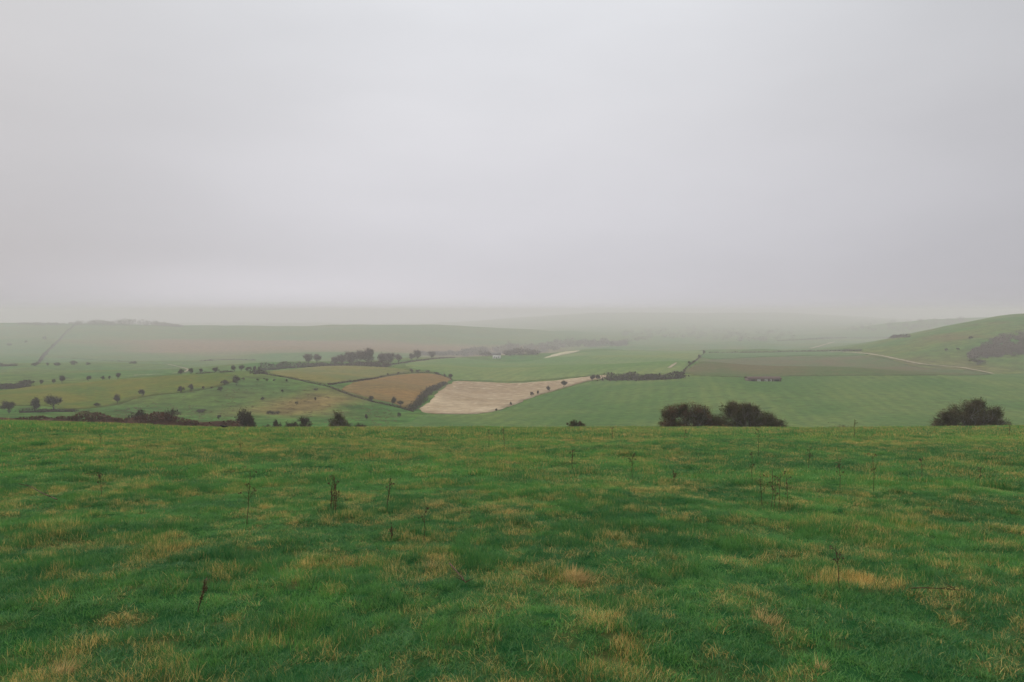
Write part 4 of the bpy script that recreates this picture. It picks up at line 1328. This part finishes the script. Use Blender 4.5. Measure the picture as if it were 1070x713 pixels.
stalk(440, 458, 447, 'short pale stalk on the brow left of centre', 'thin')
stalk(715, 461, 447, 'pale slim stalk in front of the left thorn bush', 'thin')

# dead weed clump on the brow
p = A(886, 86); p[2] -= 0.05
mb = MB()
n = 260
c = rng.normal(0, 1, (n, 3)) * [0.75, 0.4, 0.0] + [0, 0, 0.0]
mb.slivers(c, unit(rng.normal(0, 0.4, (n, 3)) + [0, 0, 1.2]) * rng.uniform(0.25, 0.75, (n, 1)), 0.012)
mb.leaves(rng.normal(0, 1, (300, 3)) * [0.7, 0.35, 0.14] + [0, 0, 0.32], 0.05)
tag(obj('dead_weeds', mb.mesh('dead_weeds', MAT['seed']), loc=p), 'low clump of reddish dead weeds on the brow left of the spreading bush', 'weeds')


# fallen stalks and straw tussocks
def lying(pts, label, rad=0.012, name='fallen_stalk'):
    w = np.array([M(x, y) for x, y in pts]); w[:, 2] += np.linspace(0.10, 0.14, len(w))
    o0 = w[0].copy()
    mb = MB(); t = catmull(w - o0, 6, closed=False)
    mb.tube(t, np.linspace(rad, rad * 0.4, len(t)), 5)
    for k in range(5):
        q = t[rng.integers(3, len(t) - 1)]; a = rng.uniform(0, 6.28)
        mb.tube([q, q + np.array([math.cos(a) * 0.09, math.sin(a) * 0.09, 0.05])], [rad * 0.5, rad * 0.2], 4)
    tag(obj(name, mb.mesh(name, MAT['stalk']), loc=o0), label, 'stalk')


lying([(952, 627.5), (968, 629), (985, 632), (1003, 635)], 'dark stick lying in the straw at lower right', 0.005)
lying([(60, 529), (45, 523), (32, 516.5), (20, 514.5)], 'bent brown stalk lying over in the left of the meadow', 0.009)
lying([(470, 600), (480, 615), (487, 627)], 'pale broken stalk lying in the grass below centre', 0.008)


def tussock(x, y, w, h, n, label):
    p = M(x, y); s = p[1] / F
    mb = MB()
    th = rng.uniform(0, 6.28, n); r = np.minimum(np.abs(rng.normal(0, 0.24, n)), 0.42) * w * s * np.where(rng.uniform(0, 1, n) < 0.3, 1.4, 1.0)
    b = np.stack([r * np.cos(th), r * np.sin(th), np.full(n, -0.02)], 1)
    d = np.stack([np.cos(th) * rng.uniform(0, 0.5, n) + 0.35, np.sin(th) * rng.uniform(0, 0.5, n), rng.uniform(0.4, 1.0, n)], 1) + rng.normal(0, 0.38, (n, 3)) * [1, 1, 0.6]
    mb.slivers(b, unit(d) * rng.uniform(0.35, 1.1, (n, 1)) * h * s, 0.0022)
    tag(obj('straw_tussock', mb.mesh('straw_tussock', MAT['straw']), loc=p), label, 'tussock', 'dry straw tussocks in the meadow')


tussock(601, 607, 34, 22, 330, 'bright straw tussock right of the picture centre, brightest in the meadow')
tussock(798, 650, 40, 20, 200, 'broad orange straw tussock in the lower right of the meadow')
tussock(65, 705, 26, 24, 150, 'upright straw tussock at the bottom left corner')
tussock(452, 594, 34, 14, 130, 'flat straw tussock left of the picture centre')
tussock(858, 700, 12, 22, 50, 'thin sprig of straw at the bottom right')

# the black bird at the far edge of the meadow
p = M(234, 448.6)
r = empty('crow', p)
tag(r, 'small black bird on the grass at the meadow brow on the left', 'bird')
r.rotation_euler = (0, 0, 0.25)
r.scale = (1.15, 1.15, 1.15)
mb = MB()
path = [(0.25, 0, 0.15), (0.16, 0, 0.155), (0.10, 0, 0.16), (0.02, 0, 0.165), (-0.06, 0, 0.18), (-0.11, 0, 0.205), (-0.145, 0, 0.235), (-0.175, 0, 0.25), (-0.20, 0, 0.25), (-0.225, 0, 0.245), (-0.26, 0, 0.238)]
mb.tube(path, [0.018, 0.028, 0.050, 0.070, 0.068, 0.050, 0.038, 0.040, 0.028, 0.013, 0.003], 10)
for s in (-1, 1):
    mb.tube([(-0.02, 0.03 * s, 0.12), (-0.01, 0.035 * s, 0.06), (-0.02, 0.035 * s, 0.0)], [0.012, 0.006, 0.005], 6)
    mb.tube([(-0.06, 0.036 * s, 0.003), (0.015, 0.036 * s, 0.003)], [0.004, 0.004], 5)
obj('body', mb.mesh('body', MAT['black'], True), r)
mb = MB()
for s in (-1, 1):
    mb.tube([(-0.06, 0.058 * s, 0.19), (0.04, 0.062 * s, 0.175), (0.14, 0.035 * s, 0.155), (0.20, 0.012 * s, 0.15)], [0.022, 0.03, 0.022, 0.006], 7)
obj('wing', mb.mesh('wing', MAT['black'], True), r)

# ------------------------------------------------------------------ the mist: one even volume over the land
hz = bpy.data.materials.new('haze')
nt, N, L = nodes(hz)
out = N.new('ShaderNodeOutputMaterial'); pv = N.new('ShaderNodeVolumePrincipled')
pv.inputs['Color'].default_value = (0.855, 0.815, 0.83, 1)
pv.inputs['Density'].default_value = 0.00048
pv.inputs['Anisotropy'].default_value = 0.0
L.new(pv.outputs[0], out.inputs['Volume'])
mb = MB()
zlo = float(GZ.min()) - 1.0
mb.box((-10800, -60, min(zlo, -120)), (10800, 6100, max(14.0, float(GZ.max()) + 1.5)))
tag(obj('haze', mb.mesh('haze', hz)), 'even grey mist lying over the whole valley', 'mist', kind='stuff')

# ------------------------------------------------------------------ light: a grey overcast sky and a wide soft sun
SUN_EL, SUN_AZ = math.radians(34), math.radians(-55)      # azimuth from +Y towards +X
w = bpy.data.worlds.new('World'); scene.world = w; w.use_nodes = True
nt = w.node_tree; N, L = nt.nodes, nt.links
N.clear()
out = N.new('ShaderNodeOutputWorld'); bg = N.new('ShaderNodeBackground'); bg.inputs['Strength'].default_value = 0.1
sky = N.new('ShaderNodeTexSky'); sky.sky_type = 'NISHITA'; sky.sun_disc = False
sky.sun_elevation = SUN_EL; sky.sun_rotation = SUN_AZ; sky.dust_density = 4.0
tcn = N.new('ShaderNodeTexCoord').outputs['Generated']
sep = N.new('ShaderNodeSeparateXYZ'); L.new(tcn, sep.inputs[0])
el = sep.outputs['Z']
cr = N.new('ShaderNodeValToRGB'); cr.color_ramp.interpolation = 'B_SPLINE'
L.new(el, cr.inputs[0])
els = cr.color_ramp.elements
els[0].position = 0.0; els[0].color = (0.530, 0.518, 0.552, 1)
els[1].position = 1.0; els[1].color = (1.35, 1.35, 1.38, 1)
for pos, c in ((0.05, (0.503, 0.496, 0.532)), (0.14, (0.545, 0.538, 0.57)), (0.26, (0.585, 0.58, 0.60)), (0.42, (0.62, 0.632, 0.658)), (0.62, (0.85, 0.85, 0.87))):
    e = els.new(pos); e.color = (*c, 1)
# broad cloud banks, wider than they are tall
mp = N.new('ShaderNodeMapping'); L.new(tcn, mp.inputs[0]); mp.inputs['Scale'].default_value = (1.0, 1.0, 3.2)
n1 = noise_n(N, L, 1.9, 4, 0.5, mp.outputs[0])
mr = N.new('ShaderNodeMapRange'); L.new(n1, mr.inputs[0]); mr.inputs[1].default_value = 0.3; mr.inputs[2].default_value = 0.7
mr.inputs[3].default_value = 0.95; mr.inputs[4].default_value = 1.05
# lens falloff put into the sky colour: brighter ahead than towards the sides
mr2 = N.new('ShaderNodeMapRange'); mr2.interpolation_type = 'SMOOTHSTEP'
L.new(math_n(N, L, 'ABSOLUTE', math_n(N, L, 'SUBTRACT', sep.outputs['X'], 0.02)), mr2.inputs[0]); mr2.inputs[1].default_value = 0.05; mr2.inputs[2].default_value = 0.75
mr2.inputs[3].default_value = 1.0; mr2.inputs[4].default_value = 0.70
k = math_n(N, L, 'MULTIPLY', mr.outputs[0], mr2.outputs[0])
# one paler break in the cloud, low on the left
gx_ = math_n(N, L, 'POWER', math_n(N, L, 'DIVIDE', math_n(N, L, 'ADD', sep.outputs['X'], 0.36), 0.24), 2.0)
gz_ = math_n(N, L, 'POWER', math_n(N, L, 'ABSOLUTE', math_n(N, L, 'DIVIDE', math_n(N, L, 'SUBTRACT', sep.outputs['Z'], 0.025), 0.035)), 2.0)
ge = math_n(N, L, 'EXPONENT', math_n(N, L, 'MULTIPLY', math_n(N, L, 'ADD', gx_, gz_), -1.0))
k = math_n(N, L, 'MULTIPLY', k, math_n(N, L, 'MULTIPLY_ADD', ge, 0.22, 1.0))
k = math_n(N, L, 'MULTIPLY', k, 10.5)
cl = mixrgb(N, L, 1.0, cr.outputs[0], k, 'MULTIPLY')
fin = mixrgb(N, L, 0.95, sky.outputs[0], cl)
L.new(fin, bg.inputs[0]); L.new(bg.outputs[0], out.inputs[0])

sun = bpy.data.lights.new('sun', 'SUN'); sun.energy = 1.5; sun.angle = math.radians(30); sun.color = (1.0, 0.97, 0.93)
so = bpy.data.objects.new('sun', sun); COL.objects.link(so)
dirv = Vector((math.sin(SUN_AZ) * math.cos(SUN_EL), math.cos(SUN_AZ) * math.cos(SUN_EL), math.sin(SUN_EL)))
so.rotation_euler = dirv.to_track_quat('Z', 'Y').to_euler()
so.location = dirv * 100

# ------------------------------------------------------------------ render settings
scene.render.engine = 'CYCLES'
vs = scene.view_settings
vs.view_transform = 'Standard'; vs.look = 'None'; vs.exposure = 0.28; vs.gamma = 1.0; vs.use_curve_mapping = False
cy = scene.cycles
cy.max_bounces = 6; cy.diffuse_bounces = 3; cy.glossy_bounces = 2; cy.transmission_bounces = 2; cy.volume_bounces = 2; cy.transparent_max_bounces = 4
cy.use_denoising = True
try:
    cy.denoiser = 'OPENIMAGEDENOISE'; cy.denoising_input_passes = 'RGB_ALBEDO_NORMAL'
except Exception:
    pass
cy.sample_clamp_indirect = 6.0
